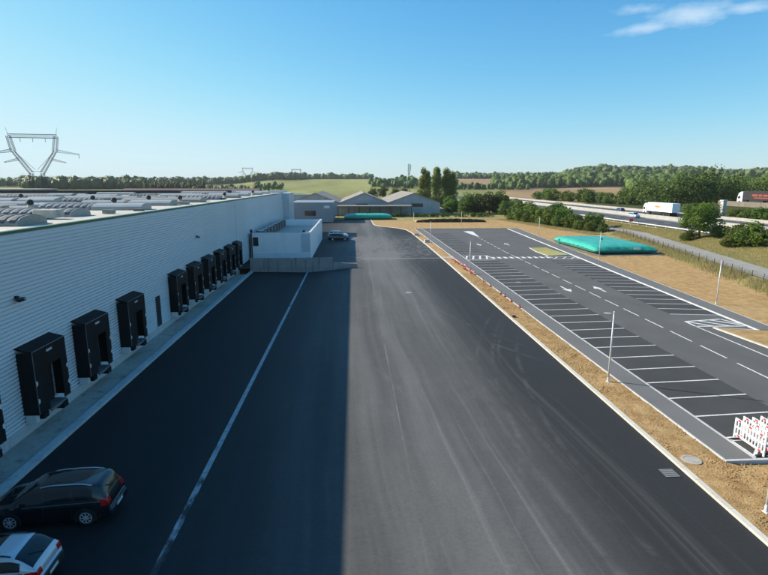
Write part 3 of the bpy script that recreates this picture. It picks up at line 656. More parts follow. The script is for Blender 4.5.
# dock shelter, origin at its near bottom wall corner
def make_dock():
    r = MB(); W_, D_, Z0, ZF, ZB = 3.0, 0.78, 0.62, 4.0, 4.22
    zz = lambda z_: z_ + .5
    top = MB()
    top.v = [(0,0,zz(ZB)),(D_,0,zz(ZF)),(D_,W_,zz(ZF)),(0,W_,zz(ZB)),(0,0,zz(ZB-.08)),(D_,0,zz(ZF-.08)),(D_,W_,zz(ZF-.08)),(0,W_,zz(ZB-.08))]
    top.f = [(0,1,2,3),(7,6,5,4),(0,4,5,1),(1,5,6,2),(2,6,7,3)]
    root = link('dock_shelter', top.mesh('dock_shelter', MT['black']), wh)
    for y, s in ((0, 1), (W_-.06, 1)):
        MB().box(.02, D_-.002, y+.003, y+.057, zz(Z0), zz(ZF-.085)).build('side_panel', MT['black'], root)
    # front curtain with the opening
    f_ = MB(); x0, x1 = D_, D_+.05
    f_.box(x0, x1, 0, 0.98, zz(Z0), zz(ZF-.01)); f_.box(x0, x1, 2.42, W_, zz(Z0), zz(ZF-.01)); f_.box(x0, x1, .98, 2.42, zz(2.9), zz(ZF-.01))
    f_.build('front_curtain', MT['black'], root)
    MB().box(x0-.14, x0-.1, .8, 1.65, zz(Z0+.25), zz(3.0)).build('side_flap', MT['black'], root)
    MB().box(.10, .14, .35, 2.65, zz(Z0), zz(3.4)).build('dock_door', MT['blackin'], root)
    s_ = MB().box(.18, .26, 1.66, 1.73, zz(.9), zz(3.0)); s_.tube((.3, 1.7, zz(1.1)), (.3, 2.3, zz(2.2)), .03); s_.build('door_strut', MT['edge'], root)
    e_ = MB(); e_.box(x1, x1+.015, 0, .035, zz(Z0+.05), zz(ZF)); e_.box(x1, x1+.015, 0, W_, zz(ZF-.04), zz(ZF)); e_.box(x1, x1+.015, W_-.03, W_, zz(Z0+.4), zz(ZF))
    e_.build('edge_trim', MT['edge'], root)
    hm = MB(); pts_ = [(x1+.02, .12*math.sin(a), .14*math.cos(a)) for a in np.linspace(0, math.pi, 9)]
    hm.poly(pts_); hm.poly([(p[0]-.018, p[1], p[2]) for p in reversed(pts_)])
    hmm = hm.mesh('guide_marker', MT['whitep'])
    for z_ in (1.35, 2.3):
        link('guide_marker', hmm, root, (0, .06, zz(z_))); link('guide_marker', hmm, root, (0, W_-.02, zz(z_)), (math.pi, 0, 0))
    MB().box(x1+.004, x1+.02, 1.22, 1.72, zz(ZF-.36), zz(ZF-.24)).build('number_plate', MT['clad_trim'], root)
    lp = MB(); lp.box(.2, D_+.12, .95, 2.45, zz(.50), zz(.58)); lp.box(D_+.06, D_+.12, .95, 2.45, zz(.42), zz(.495)); lp.build('dock_lip', MT['edge'], root)
    MB().bbox(.12, D_+.14, 2.0, 2.5, zz(.12), zz(.49), .02).build('rubber_bumper', MT['black'], root)
    MB().bbox(.12, D_-.05, .5, .98, zz(.2), zz(.49), .02).build('rubber_bumper', MT['black'], root)
    MB().box(.1, .62, .02, .30, zz(.18), zz(Z0-.005)).build('steel_bracket', MT['galv'], root)
    return root
dock0 = make_dock(); dock0.location = (0, 20.2-60, 0)
for y in (25.8, 31.1, 37.1, 47.6, 52.9, 58.2, 63.4, 68.5, 73.3):
    d = copy_tree(dock0, wh); d.location = (0, y-60, 0)
    if y > 73: d.scale = (1, .92, 1)
# skylight vaults on the roof
def vault_mesh(name, ln, wd, h, mat, louv):
    b = MB(); n_ = 10; prof_ = [(-wd/2*math.cos(math.pi*k/n_), .18+h*math.sin(math.pi*k/n_)) for k in range(n_+1)]
    prof_ = [(-wd/2, 0)] + prof_ + [(wd/2, 0)]
    m_ = len(prof_)
    for x in (0, ln):
        for p in prof_: b.v.append((x, p[0], p[1]))
    for k in range(m_-1): b.f.append((k, k+1, m_+k+1, m_+k))
    b.f.append(tuple(range(m_))); b.f.append(tuple(2*m_-1-k for k in range(m_)))
    return b.mesh(name, mat)
def slat_mesh(ln, wd, h):
    b = MB(); n_ = 8
    for x in np.arange(.25, ln-.3, .62):
        for k in range(0, n_):
            a0, a1 = math.pi*k/n_, math.pi*(k+1)/n_
            r_ = 1.03
            p0 = (-wd/2*r_*math.cos(a0), .18+h*r_*math.sin(a0)+.02); p1 = (-wd/2*r_*math.cos(a1), .18+h*r_*math.sin(a1)+.02)
            b.quad((x, *p0), (x+.3, *p0), (x+.3, *p1), (x, *p1)); b.quad((x+.3, *p0), (x+.3, p0[0]*.97, p0[1]-.04), (x+.3, p1[0]*.97, p1[1]-.04), (x+.3, *p1))
    return b.mesh('louvre_slats', MT['louvre'])
vm = {}
for key, ln, mat in (('a', 7.5, MT['poly']), ('b', 4.5, MT['poly']), ('c', 10.0, MT['polyd'])): vm[key] = vault_mesh('skylight', ln, 2.6, .42, mat, 0)
sm_ = {'a': slat_mesh(7.5, 2.6, .42), 'b': slat_mesh(4.5, 2.6, .42), 'c': slat_mesh(10, 2.6, .42)}
ln_ = {'a': 7.5, 'b': 4.5, 'c': 10.0}
fan = MB(); fan.lathe([(.55, 0), (.5, .5), (.38, .7)], seg=10)
fanm = fan.mesh('roof_fan', MT['membrane']); cap_ = MB(); cap_.lathe([(.30, .7), (.42, .8), (.5, 1.0), (.40, 1.25), (.15, 1.35)], seg=10); capm = cap_.mesh('fan_cap', MT['darkmetal'])
lr = random.Random(3)
def roofpt(x, y): return (x-XW, y-60, ZT-.02+.5)
for ri, y in enumerate((33.2, 41.8, 51.0, 60.5, 70.5, 81, 92, 103, 114, 126)):
    x = -19.4 - (0, 1.4, 0.2, 0.8, .4, 1, 0, .6, 0, .3)[ri]; k = 0
    lim = -19.4 - (y*0.78+12)
    while x > lim:
        key = ('a', 'b', 'c')[lr.randrange(3)] if not (ri == 0 and k == 0) else 'c'
        s = link('skylight', vm[key], wh, roofpt(x-ln_[key], y+lr.uniform(-.6, .6)), scale=(1, lr.choice((.7, 1, 1.15)), lr.choice((.6, .85, 1.0)) if k else 1.0)); 
        if (ri == 0 and k == 0) or (ri == 1 and k in (0, 2)) or lr.random() < .25: link('louvre_slats', sm_[key], s)['kind'] = 'stuff'
        x -= ln_[key] + lr.choice((.4, 1.2, 2.6)); k += 1
for (x, y) in ((-29.3, 50.0-.4), (-31.2, 65.2), (-24.6, 55.8), (-24.8, 65.6), (-21.0, 65.4), (-46, 76), (-52, 65.3), (-20.6, 86), (-20.4, 109)):
    s = link('roof_fan', fanm, wh, roofpt(x, y), scale=(.6, .6, .75)); link('fan_cap', capm, s)
un = MB(); un.bbox(-.8, .8, -.5, .5, .1, .65, .04); unm = un.mesh('roof_unit', MT['membrane'])
for (x, y) in ((-21.3, 38.0), (-33, 47), (-27, 76), (-36, 97)): link('roof_unit', unm, wh, roofpt(x, y))
um2 = MB().bbox(-.5, .5, -.5, .5, .05, .6, .03).mesh('roof_box', MT['polyd']); um3 = MB().bbox(-.5, .5, -.5, .5, .02, .5, .03).mesh('roof_box', MT['louvre'])
for k in range(46):
    y = lr.uniform(34, 126); x = -18.6 - lr.random()*(y*.6+4); q = lr.uniform(.35, 1.0); link('roof_box', lr.choice((um2, um2, um3)), wh, roofpt(x, y), scale=(q*lr.uniform(.6, 3), q, lr.uniform(.35, .9)))
pm_ = MB().tube((0, -.06, .18), (1, -.06, .18), .06, seg=6).mesh('roof_pipe', MT['galv'])
for k in range(12): y = 35+k*8.2; link('roof_pipe', pm_, wh, roofpt(-22-lr.random()*(y*.5), y+lr.uniform(-2, 2)), (0, 0, lr.uniform(-.2, .2)), (lr.uniform(4, 12), 1, 1))
# darker raised strip far across the roof
for (x0, x1, y0, y1, h) in ((-100, -38, 118, 119.2, .9), (-60, -30, 132, 133, .7)): wp(MB().box(x0, x1, y0, y1, ZT-.02, ZT+h), 'roof_parapet', MT['darkmetal'])

# ------------------------------------------------------------------ white annex and retaining wall
an = thing('annex', 'white flat-roofed annex with tall parapet at the end of the docks', 'building', (-10.5, 90, 0))
def ap(mb, name, mat, parent=None):
    mb.v = [(v_[0]+10.5, v_[1]-90, v_[2]) for v_ in mb.v]; return mb.build(name, mat, parent or an)
AX0, AX1, AY0, AY1, AZ = -16.6, -7.0, 85.0, 117, 4.4
ap(MB().box(AX0, AX1, AY0, AY0+.25, 0, AZ), 'front_wall', MT['white'])
ap(MB().box(AX1-.25, AX1-.001, AY0+.25, AY1, 0, AZ+.0), 'side_wall', MT['white'])
ap(MB().box(AX0, AX0+.25, AY0+.25, AY1, 0, AZ-.5), 'back_wall', MT['white'])
ap(MB().box(AX0+.25, AX1-.25, AY1-.25, AY1-.002, 0, AZ+.001), 'end_wall', MT['white'])
ap(MB().box(AX0+.25, AX1-.25, AY0+.25, AY1-.25, 2.7, 3.1), 'flat_roof', MT['membrane'])
b = MB(); b.box(AX0-.05, AX1+.05, AY0-.05, AY0+.30, AZ+.003, AZ+.07); b.box(AX1-.3, AX1+.05, AY0+.303, AY1+.05, AZ+.003, AZ+.07); ap(b, 'coping', MT['clad_trim'])
ap(MB().box(AX0, AX1+.02, AY0-.10, AY0-.002, 0, 1.25), 'base_band', MT['white'])
ap(MB().box(AX1-1.5, AX1-.12, AY0-.06, AY0-.004, 1.26, 4.2), 'corner_panel', MT['clad_trim'])
w_ = ap(MB().box(AX0+.35, AX0+1.2, AY0-.05, AY0-.003, 2.3, 3.7), 'window', MT['window'])
b = MB(); b.box(AX0+.3, AX0+.36, AY0-.07, AY0-.01, 2.25, 3.75); b.box(AX0+1.19, AX0+1.25, AY0-.07, AY0-.01, 2.25, 3.75); b.box(AX0+.36, AX0+1.19, AY0-.07, AY0-.01, 3.69, 3.75); b.box(AX0+.36, AX0+1.19, AY0-.07, AY0-.01, 2.25, 2.31)
ap(b, 'window_frame', MT['clad_trim'])
ap(MB().box(AX0-.14, AX0-.02, AY0-.02, AY0+.14, 0, 4.3), 'downpipe', MT['darkmetal'])
ap(MB().box(AX1-.002, AX1+.03, 104, 105.2, .05, 2.3), 'side_door', MT['clad_trim'])
MT['unit'] = pmat('condenser_metal', (0.16, 0.15, 0.145), (0.11, 0.105, 0.10), 1, 0.6, 0.3)
cu = thing('condenser_unit', '', 'condenser', (-15.2, 88, 3.1), 0, 'condensers on the annex roof')
b = MB(); b.bbox(-.75, .75, -1.0, 1.0, .1, 1.45, .04); b.build('casing', MT['unit'], cu)
for s_ in (-.5, .5): MB().lathe([(.42, 1.45), (.44, 1.56), (.36, 1.57), (.34, 1.47)], (0, s_, 0), 14).build('fan_ring', MT['galv'], cu)
ords = ['nearest', 'second', 'third', 'fourth', 'fifth', 'sixth', 'seventh', 'farthest']
for k in range(8):
    c_ = cu if k == 0 else copy_tree(cu); c_.location = (-15.3, 87.6+k*3.6, 3.1)
    c_['label'] = ('grey condenser on the white annex roof, %s of the row from the front' % ords[k]) if k else 'grey condenser on the white annex roof, nearest of the row to the front'
vp = thing('roof_vent', 'small dark vent pipe standing inside the annex roof parapet', 'vent', (-8.6, 91, 3.1))
MB().lathe([(.16, 0), (.16, .9)], seg=10).build('pipe', MT['darkmetal'], vp); MB().lathe([(.3, .9), (.3, 1.0), (.05, 1.25)], seg=10).build('cowl', MT['darkmetal'], vp)
vp2 = thing('roof_vent', 'dark flue at the warehouse wall behind the annex parapet', 'vent', (-16.35, 84.4, 3.1))
MB().lathe([(.1, -3), (.1, 1.5)], seg=10).build('pipe', MT['darkmetal'], vp2); MB().lathe([(.2, 1.5), (.2, 1.9)], seg=10).build('cowl', MT['darkmetal'], vp2)
rw = thing('retaining_wall', 'grey concrete retaining wall stepping down to the right of the annex', 'wall', (-7, 76.45, -.6))
def rp(x0, x1, h): 
    o = MB().bbox(x0+7, x1+7-.05, -.09, .14, -.3, h+.6, .015).build('wall_panel', MT['concrete'], rw); return o
xx = np.linspace(-15.2, -3.1, 7)
for i in range(6): rp(xx[i], xx[i+1], 1.52-.012*(i % 2))
b = MB(); n = 0
b.v = [(3.92,-.09,-.3),(7.6,-.09,-.3),(7.6,.14,-.3),(3.92,.14,-.3),(3.92,-.09,1.42),(7.45,-.09,1.18),(7.45,.14,1.18),(3.92,.14,1.42)]
b.f = [(0,3,2,1),(4,5,6,7),(0,1,5,4),(1,2,6,5),(2,3,7,6),(3,0,4,7)]; b.build('end_panel', MT['concrete'], rw)

# ------------------------------------------------------------------ far sheds and grey box
bx = thing('grey_shed', 'plain grey metal shed at the far end of the yard', 'building', (-13, 180, 0))
MB().box(-7, 6.5, -11, 11, 0, 6.0).build('wall', MT['greybox'], bx)
MB().box(-7.1, 6.6, -11.1, 11.1, 6.003, 6.25).build('roof_edge', MT['greybox'], bx)
MB().box(-2.6, 1.0, -11.05, -11.003, 2.0, 3.6).build('window', MT['window'], bx)
MB().box(3.7, 5.4, -11.06, -11.003, 4.4, 5.2).build('sign_panel', MT['whitep'], bx)
b = MB()
for k in range(27): b.box(-6.9+k*.5, -6.84+k*.5, -11.04, -11.0, .1, 5.9)
b.build('wall_ribs', MT['greybox'], bx)
gs = thing('gabled_hall', 'old industrial hall of three gabled bays with grey fibre cement roofs', 'building', (4, 206, 0))
bounds = [-24.2, -5.3, 13.6, 34.2]
for i in range(3):
    x0, x1 = bounds[i]-4+.03, bounds[i+1]-4-.03; xm = (x0+x1)/2; ze, za = (4.7, 8.35)
    b = MB(); b.poly([(x0, 0, -.2), (x1, 0, -.2), (x1, 0, ze), (xm, 0, za), (x0, 0, ze)]); b.quad((x0, 0, -.2), (x0, 0, ze), (x0, 55, ze), (x0, 55, -.2)); b.quad((x1, 0, -.2), (x1, 55, -.2), (x1, 55, ze), (x1, 0, ze)); b.poly([(x0, 55, -.2), (x0, 55, ze), (xm, 55, za), (x1, 55, ze), (x1, 55, -.2)])
    wl = b.build('gable_wall', MT['shedwall'], gs)
    b = MB()
    for k in range(int((x1-x0)/1.25)):
        xa = x0+.6+k*1.25; zt_ = ze+(za-ze)*(1-abs(xa-xm)/(xm-x0))-.35; b.box(xa-.03, xa+.03, -.05, -.003, 0, zt_)
    b.build('panel_joint', MT['shedwall'], wl)
    if i: MB().box(xm-3+2*(i-1), xm+1.5+2*(i-1), -.06, -.004, 3.1, 4.4).build('window', MT['window'], wl)
    b = MB()
    for s_, xe in ((-1, x0-.25), (1, x1+.25)):
        zz_ = ze-.08
        b.quad((xe, -.6, zz_), (xm, -.6, za+.05), (xm, 55.5, za+.05), (xe, 55.5, zz_)); b.quad((xe, -.6, zz_+.16), (xe, 55.5, zz_+.16), (xm, 55.5, za+.22), (xm, -.6, za+.22)); b.quad((xe, -.6, zz_), (xe, -.6, zz_+.16), (xm, -.6, za+.22), (xm, -.6, za+.05))
    b.build('roof', MT['fibro'], gs)
cn = thing('canopy', 'long flat open-fronted canopy before the gabled hall', 'canopy', (6, 198, 0))
MB().box(-12, 16, -3, 6, 3.6, 4.0).build('roof_slab', MT['fibro'], cn)
pm = MB().box(-.12, .12, -.12, .12, 0, 3.598).mesh('post', MT['darkmetal'])
for k in range(8): link('post', pm, cn, (-11.6+k*3.9, -2.6, 0))
MB().box(-12, 16, 5.5, 5.8, 0, 3.59).build('back_wall', MT['shedwall'], cn)
fh = thing('distant_shed', 'low dark shed with white roof beyond the warehouse roof', 'building', (-130, 205, 0))
MB().box(-16, 16, -6, 6, 0, 9.9).build('wall', pmat('navy_wall', (.06, .075, .10), None, .4, .6), fh); MB().box(-16.2, 16.2, -6.2, 6.2, 9.903, 10.2).build('roof', MT['membrane'], fh)
fh = thing('distant_shed', 'brown-roofed low hall beyond the warehouse roof', 'building', (-52, 172, 0))
MB().box(-20, 22, -7, 7, 0, 9.2).build('wall', MT['rust'], fh)
b = MB(); b.quad((-20.3, -7.3, 9.2), (22.3, -7.3, 9.2), (22.3, 0, 10.6), (-20.3, 0, 10.6)); b.quad((-20.3, 7.3, 9.2), (-20.3, 0, 10.6), (22.3, 0, 10.6), (22.3, 7.3, 9.2)); b.poly([(22.25, -7.2, 9.2), (22.25, 7.2, 9.2), (22.25, 0, 10.55)]); b.build('roof', MT['rust'], fh)
fh = thing('distant_shed', 'long white-roofed hall far left behind the pylon foot', 'building', (-215, 262, 0))
MB().box(-40, 40, -9, 9, 0, 9.0).build('wall', MT['shedwall'], fh); MB().box(-40.3, 40.3, -9.3, 9.3, 9.003, 9.4).build('roof', MT['membrane'], fh)
fh = thing('distant_shed', 'pale roofed sheds in front of the green field', 'building', (-28, 330, 0))
MB().box(-14, 14, -6, 6, 0, 5).build('wall', MT['shedwall'], fh); MB().box(-14.3, 14.3, -6.3, 6.3, 5.003, 5.5).build('roof', MT['poly'], fh)

# ------------------------------------------------------------------ water tanks
def pillow(name, label, x0, x1, y0, y1, h, loc_patch=None):
    cx_, cy_ = (x0+x1)/2, (y0+y1)/2; a, b_ = (x1-x0)/2, (y1-y0)/2
    root = thing(name, label, 'water tank', (cx_, cy_, 0.09))
    nu, nv = 44, 44; V = []; 
    for sgn in (1, -1):
        for i in range(nu+1):
            for j in range(nv+1):
                u = -1+2*i/nu; v_ = -1+2*j/nv
                e1 = max(0, 1-abs(u)**5); e2 = max(0, 1-abs(v_)**5); hh = (e1*e2)**0.40
                wr_ = .05*math.sin(u*23+3*v_)*(1-hh)+.05*math.sin(v_*31+u*4)*(1-hh)+.02*math.sin(u*7+1)*math.sin(v_*9)
                pin = 1-.035*(1-abs(v_)**2)*abs(u)**6; pin2 = 1-.035*(1-abs(u)**2)*abs(v_)**6
                zz = .42*h + (.58*h*hh+wr_ if sgn > 0 else -.40*h*hh**.6)
                V.append((u*a*pin, v_*b_*pin2, zz+.03))
    Fc = []
    for s_ in (0, 1):
        o_ = s_*(nu+1)*(nv+1)
        for i in range(nu):
            for j in range(nv):
                q = (o_+i*(nv+1)+j, o_+(i+1)*(nv+1)+j, o_+(i+1)*(nv+1)+j+1, o_+i*(nv+1)+j+1)
                Fc.append(q if s_ == 0 else q[::-1])
    link('bladder', np_mesh('bladder', np.array(V), np.array(Fc), MT['teal'], True), root)
    sg = MB()
    for x in np.linspace(-a*.7, a*.7, 4):
        pts_ = []
        for j in range(1, 24):
            v_ = -1+2*j/24; u = x/a; hh = (max(0, 1-abs(u)**5)*max(0, 1-abs(v_)**5))**.40; pts_.append((x, v_*b_, .42*h+.58*h*hh+.035))
        for p, q in zip(pts_[:-1], pts_[1:]): sg.quad((p[0]-.05, p[1], p[2]+.01), (p[0]+.05, p[1], p[2]+.01), (q[0]+.05, q[1], q[2]+.01), (q[0]-.05, q[1], q[2]+.01))
    sg.build('weld_seam', MT['tealw'], root)
    MB().lathe([(.28, h*.99), (.28, h+.12), (.1, h+.2)], (0, 0, 0.03), 12).build('filling_cap', MT['darkmetal'], root)
    return root
tk = pillow('water_tank', 'teal pillow water tank lying on earth beside the car park', 41.6, 52.9, 86.8, 106.5, 1.65)
b = MB(); b.box(.9, 2.1, -9.86, -9.82, .95, 1.28); b.v = [(v_[0]+.2, v_[1]+.06+.32*(1.28-v_[2])*-1, v_[2]) for v_ in b.v]; b.build('print_patch', MT['whitep'], tk)
pillow('water_tank', 'teal pillow water tank at the far end of the yard', -3.3, 13.4, 178.6, 188, 1.75)
hy = thing('hydrant', 'dark teal standpipe hydrant at the corner of the near tank', 'hydrant', (40.75, 101, .08))
MB().lathe([(.16, 0), (.16, .06), (.09, .08), (.09, 1.0), (.15, 1.02), (.15, 1.3), (.05, 1.4)], seg=10).build('standpipe', MT['teal'], hy); MB().tube((0, 0, 1.15), (.3, 0, 1.15), .06).build('outlet', MT['teal'], hy)
b = MB(); b.poly([(41.0, 85.9, .13), (54.2, 85.9, .13), (54.6, 107.5, .13), (41.0, 107.5, .13)]); struct('tank_bed', b, pmat('tank_gravel', (.22, .18, .135), (.15, .12, .09), 2, .95))
# earth bank behind the car park (steep face to the south)
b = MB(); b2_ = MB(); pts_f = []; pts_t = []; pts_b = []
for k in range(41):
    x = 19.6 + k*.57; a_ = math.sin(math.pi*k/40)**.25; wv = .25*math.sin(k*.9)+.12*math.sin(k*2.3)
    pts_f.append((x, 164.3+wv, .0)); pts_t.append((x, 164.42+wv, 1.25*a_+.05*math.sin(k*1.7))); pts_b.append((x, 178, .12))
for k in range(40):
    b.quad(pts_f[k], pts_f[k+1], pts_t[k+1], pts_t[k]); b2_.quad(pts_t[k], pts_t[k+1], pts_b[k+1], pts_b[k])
struct('earth_bank_top', b2_, MT['grass'])
o = struct('earth_bank', b, pmat('soil_painted_shade', (0.085, 0.062, 0.032), (0.045, 0.032, 0.018), .8, .95, bmp=.4))  # soil colour darkened to paint in the shade on this steep face

# ------------------------------------------------------------------ lamp posts
lampmesh = MB().tube((0,0,0), (0,0,4.45), .06, .04, 10).mesh('pole', MT['galv'], True)
bpm = MB().bbox(-.12, .12, -.12, .12, 0, .03, .008); bpm.lathe([(.085, .03), (.07, .30)], seg=10); bpm = bpm.mesh('base_plate', MT['galv'])
tpm = MB().lathe([(.045, 4.4), (.055, 4.43), (.055, 4.52), (.02, 4.55)], seg=10).mesh('top_cap', MT['galv'])
hdm = MB().box(-.03, .03, -.02, .35, 4.46, 4.50).mesh('door', MT['galv'])
lamps = [((15.82, 29.93), 'slim metal lamp post on the verge beside the near bays'),
 ((37.12, 49.99), 'slim metal lamp post standing on earth right of the eastern bays'),
 ((16.2, 139.9), 'slim metal lamp post at the far left corner of the car park'),
 ((15.75, 105.8), 'slim metal lamp post beside the pale kerb stack on the verge'),
 ((30.17, 144.88), 'slim metal lamp post on earth behind the car park middle'),
 ((15.72, 69.06), 'slim metal lamp post among the fallen red barriers'),
 ((42.59, 117.57), 'slim metal lamp post beside the far eastern edge of the car park'),
 ((40.0, 82.11), 'slim metal lamp post just in front of the teal tank'),
 ((15.48, 16.76), 'metal lamp post cut off by the right edge of the picture')]
for (x, y), lb in lamps:
    o = thing('lamp_post', lb, 'lamp post', (x, y, 0.08), random.uniform(0, 6), 'lamp posts of the car park')
    link('pole', lampmesh, o); link('base_plate', bpm, o); link('top_cap', tpm, o)

# ------------------------------------------------------------------ small site items
mh = thing('manhole_cover', 'round concrete manhole in the earth verge by the yard kerb', 'manhole', (15.03, 20.54, .08))
MB().lathe([(.42, -.1), (.42, .035), (.32, .04), (.32, .01)], seg=24).build('ring', MT['apron'], mh); MB().lathe([(.31, -.05), (.31, .03), (.27, .034)], seg=24).build('lid', MT['apron'], mh)
gt = thing('drain_grate', 'flat metal drain grate in the asphalt beside the kerb', 'drain', (13.5, 19.7, .003))
MB().box(-.36, .36, -.36, .36, -.05, .006).build('frame', MT['darkmetal'], gt)
sm1 = MB().box(-.31, .31, -.02, .02, .007, .018).mesh('slat', MT['concrete'])
for k in range(7): link('slat', sm1, gt, (0, -.27+k*.09, 0))
for (x, y, lb) in ((24.2, 47, 'round metal cover in the car park lane near the dashed line'), (20.6, 63, 'round metal cover in the western bays'), (6.2, 58, 'round metal cover in the yard asphalt far from the kerb')):
    o = MB().lathe([(.36, 0), (.36, .014), (.30, .018)], seg=20).build('manhole_cover', MT['concrete']); o.location = (x, y, ZP if x > 15 else 0.0); tag(o, lb, 'manhole')
# white plastic barriers
def white_barrier():
    r = thing('barrier', '', 'barrier', (0,0,0), 0, 'white plastic barriers parked in the corner bay')
    ln, h = 2.0, 1.05
    b = MB(); b.bbox(-.03, .03, 0, .10, .05, h, .012); b.bbox(-.03, .03, ln-.10, ln, .05, h, .012); b.box(-.025, .025, .10, ln-.10, h-.12, h); b.box(-.025, .025, .10, ln-.10, .18, .28); b.box(-.022, .022, .10, ln-.10, .58, .66)
    b.build('frame', MT['whitep'], r)
    bar = MB().box(-.018, .018, -.035, .035, .281, .579).mesh('slat', MT['whitep']); bar2 = MB().box(-.018, .018, -.035, .035, .661, h-.121).mesh('slat', MT['whitep'])
    for k in range(9): link('slat', bar, r, (0, .24+k*.19, 0)); link('slat', bar2, r, (0, .24+k*.19, 0))
    fm = MB().bbox(-.25, .25, -.06, .06, 0, .06, .012).mesh('foot', MT['tyre'])
    link('foot', fm, r, (0, .2, 0)); link('foot', fm, r, (0, ln-.2, 0))
    rm = MB().box(-.034, .034, -.09, .09, -.045, .045).mesh('red_reflector', MT['redp'])
    for (y, z_) in ((.3, h-.06), (1.0, h-.06), (1.7, h-.06), (.3, .23), (1.65, .23)): link('red_reflector', rm, r, (0, y, z_))
    return r
wb = white_barrier()
for k, (x, y, rz, lb) in enumerate([(18.42, 20.5, -.02, 'white plastic barrier, leftmost of the row in the corner bay'), (18.85, 20.62, -.05, 'white plastic barrier, second from the left in the corner bay'), (19.25, 20.5, -.03, 'white plastic barrier, third from the left in the corner bay'),
        (19.65, 20.6, -.08, 'white plastic barrier, fourth from the left in the corner bay'), (20.05, 20.5, -.03, 'white plastic barrier, rightmost of the row at the picture edge')]):
    o = wb if k == 0 else copy_tree(wb); o.location = (x, y, ZP+.012); o.rotation_euler = (0, 0, rz); o['label'] = lb
# toppled red barriers along the walk
def red_barrier():
    r = thing('barrier', '', 'barrier', (0,0,0), 0, 'red barriers along the western walk')
    b = MB(); b.tube((0,0,.1), (0,0,.75), .03); b.tube((0,1.3,.1), (0,1.3,.75), .03)
    for z_ in (.2, .48, .75): b.tube((0,0,z_), (0,1.3,z_), .03)
    for k in range(1, 7): b.tube((0, k*.186, .2), (0, k*.186, .75), .018, seg=5)
    b.build('frame', MT['redp'], r)
    MB().box(-.022, .022, .12, 1.18, .55, .68).build('white_panel', MT['whitep'], r)
    fm = MB().bbox(-.2, .2, -.05, .05, 0, .1, .01).mesh('foot', MT['tyre']); link('foot', fm, r, (0, 0, 0)); link('foot', fm, r, (0, 1.3, 0))
    return r
rb = red_barrier(); rr = random.Random(5)
spots = [(16.15, 81.2), (16.25, 78.4), (16.2, 76.9), (16.3, 75.4), (16.25, 73.9), (16.1, 72.3), (16.3, 70.6), (16.35, 68.4)]
nmr = ['farthest red barrier of the row along the western walk', 'second red barrier from the far end of the walk row', 'third red barrier from the far end of the walk row', 'fourth red barrier from the far end of the walk row', 'fourth red barrier from the near end of the walk row', 'third red barrier from the near end of the walk row', 'second red barrier from the near end of the walk row', 'nearest red barrier of the row along the western walk']
for k, (x, y) in enumerate(spots):
    o = rb if k == 0 else copy_tree(rb); o.location = (x, y, .09); o.scale = (.75, .75, .75); o.rotation_euler = (R(rr.uniform(-6, 6)), R(rr.choice((-55, -20, -35, -8))), rr.uniform(-.5, .5)); o['label'] = nmr[k]
for k, (x, y) in enumerate([(16.3, 63.5), (16.35, 60.5), (16.35, 56.1), (16.4, 54.6), (16.4, 52.2), (16.45, 49.5)]):
    o = thing('marker_stake', ['farthest', 'second farthest', 'third farthest', 'third nearest', 'second nearest', 'nearest'][k] + ' small red stake along the edge of the western walk', 'stake', (x, y, .08), 0, 'red stakes along the walk')
    MB().tube((0,0,0), (rr.uniform(-.12, .12), rr.uniform(-.1, .1), .42), .025, seg=6).build('rod', MT['darkmetal'], o); MB().bbox(-.1, .1, -.14, .14, .0, .16, .02).build('foot', MT['redp'], o)
for (x, y, rz, lb) in ((15.35, 108.5, .1, 'stack of pale kerb stones on the verge by a lamp post'), (14.95, 122.4, -.2, 'small stack of pale kerb stones at the far end of the verge')):
    o = thing('kerb_stack', lb, 'kerb stones', (x, y, .09), rz)
    for i in range(3):
        for j in range(4 if i < 2 else 2): MB().bbox(-.5+.0, .5, -.5+j*.25, -.27+j*.25, i*.2, i*.2+.19, .01).build('kerb_stone', MT['plinth'], o)
st = MB(); st.bbox(-.15, .15, -.15, .15, 0, .18, .02); o = st.build('cable_box', MT['darkmetal']); o.location = (14.75, 46, .08); tag(o, 'small dark block on the earth just behind the kerb', 'block')
# posts and wire fence along the service path
fe = thing('fence', 'wire mesh fence on thin posts along the pale service path', 'fence', (50, 60, 0))
pm = MB().tube((0,0,-.3), (0,0,1.35), .04, seg=6).mesh('post', MT['lattice'])
fpts = []
for y in np.arange(24, 128, 2.6): fpts.append((float(xpath(y))-3.5, float(y)))
for (x, y) in fpts: link('post', pm, fe, (x-50, y-60, float(hterr(x, y))))
b = MB()
for p, q in zip(fpts[:-1], fpts[1:]):
    z0, z1 = float(hterr(*p)), float(hterr(*q))
    for hh in (.1, .4, .7, 1.0, 1.25): b.tube((p[0]-50, p[1]-60, z0+hh), (q[0]-50, q[1]-60, z1+hh), .008, seg=3, cap=False)
    for k in range(8):
        f_ = k/8; b.tube((p[0]+(q[0]-p[0])*f_-50, p[1]+(q[1]-p[1])*f_-60, z0+.1), (p[0]+(q[0]-p[0])*f_-50, p[1]+(q[1]-p[1])*f_-60, z0+1.25), .006, seg=3, cap=False)
b.build('wire_mesh', MT['lattice'], fe)
sg_ = thing('road_sign', 'small red and white sign on the grass beside the motorway', 'sign', (69.9, 128, 1.6))
MB().tube((0,0,-.3), (0,0,1.5), .04).build('post', MT['galv'], sg_); MB().box(-.45, .45, -.03, .03, 1.1, 1.9).build('panel', MT['redp'], sg_)
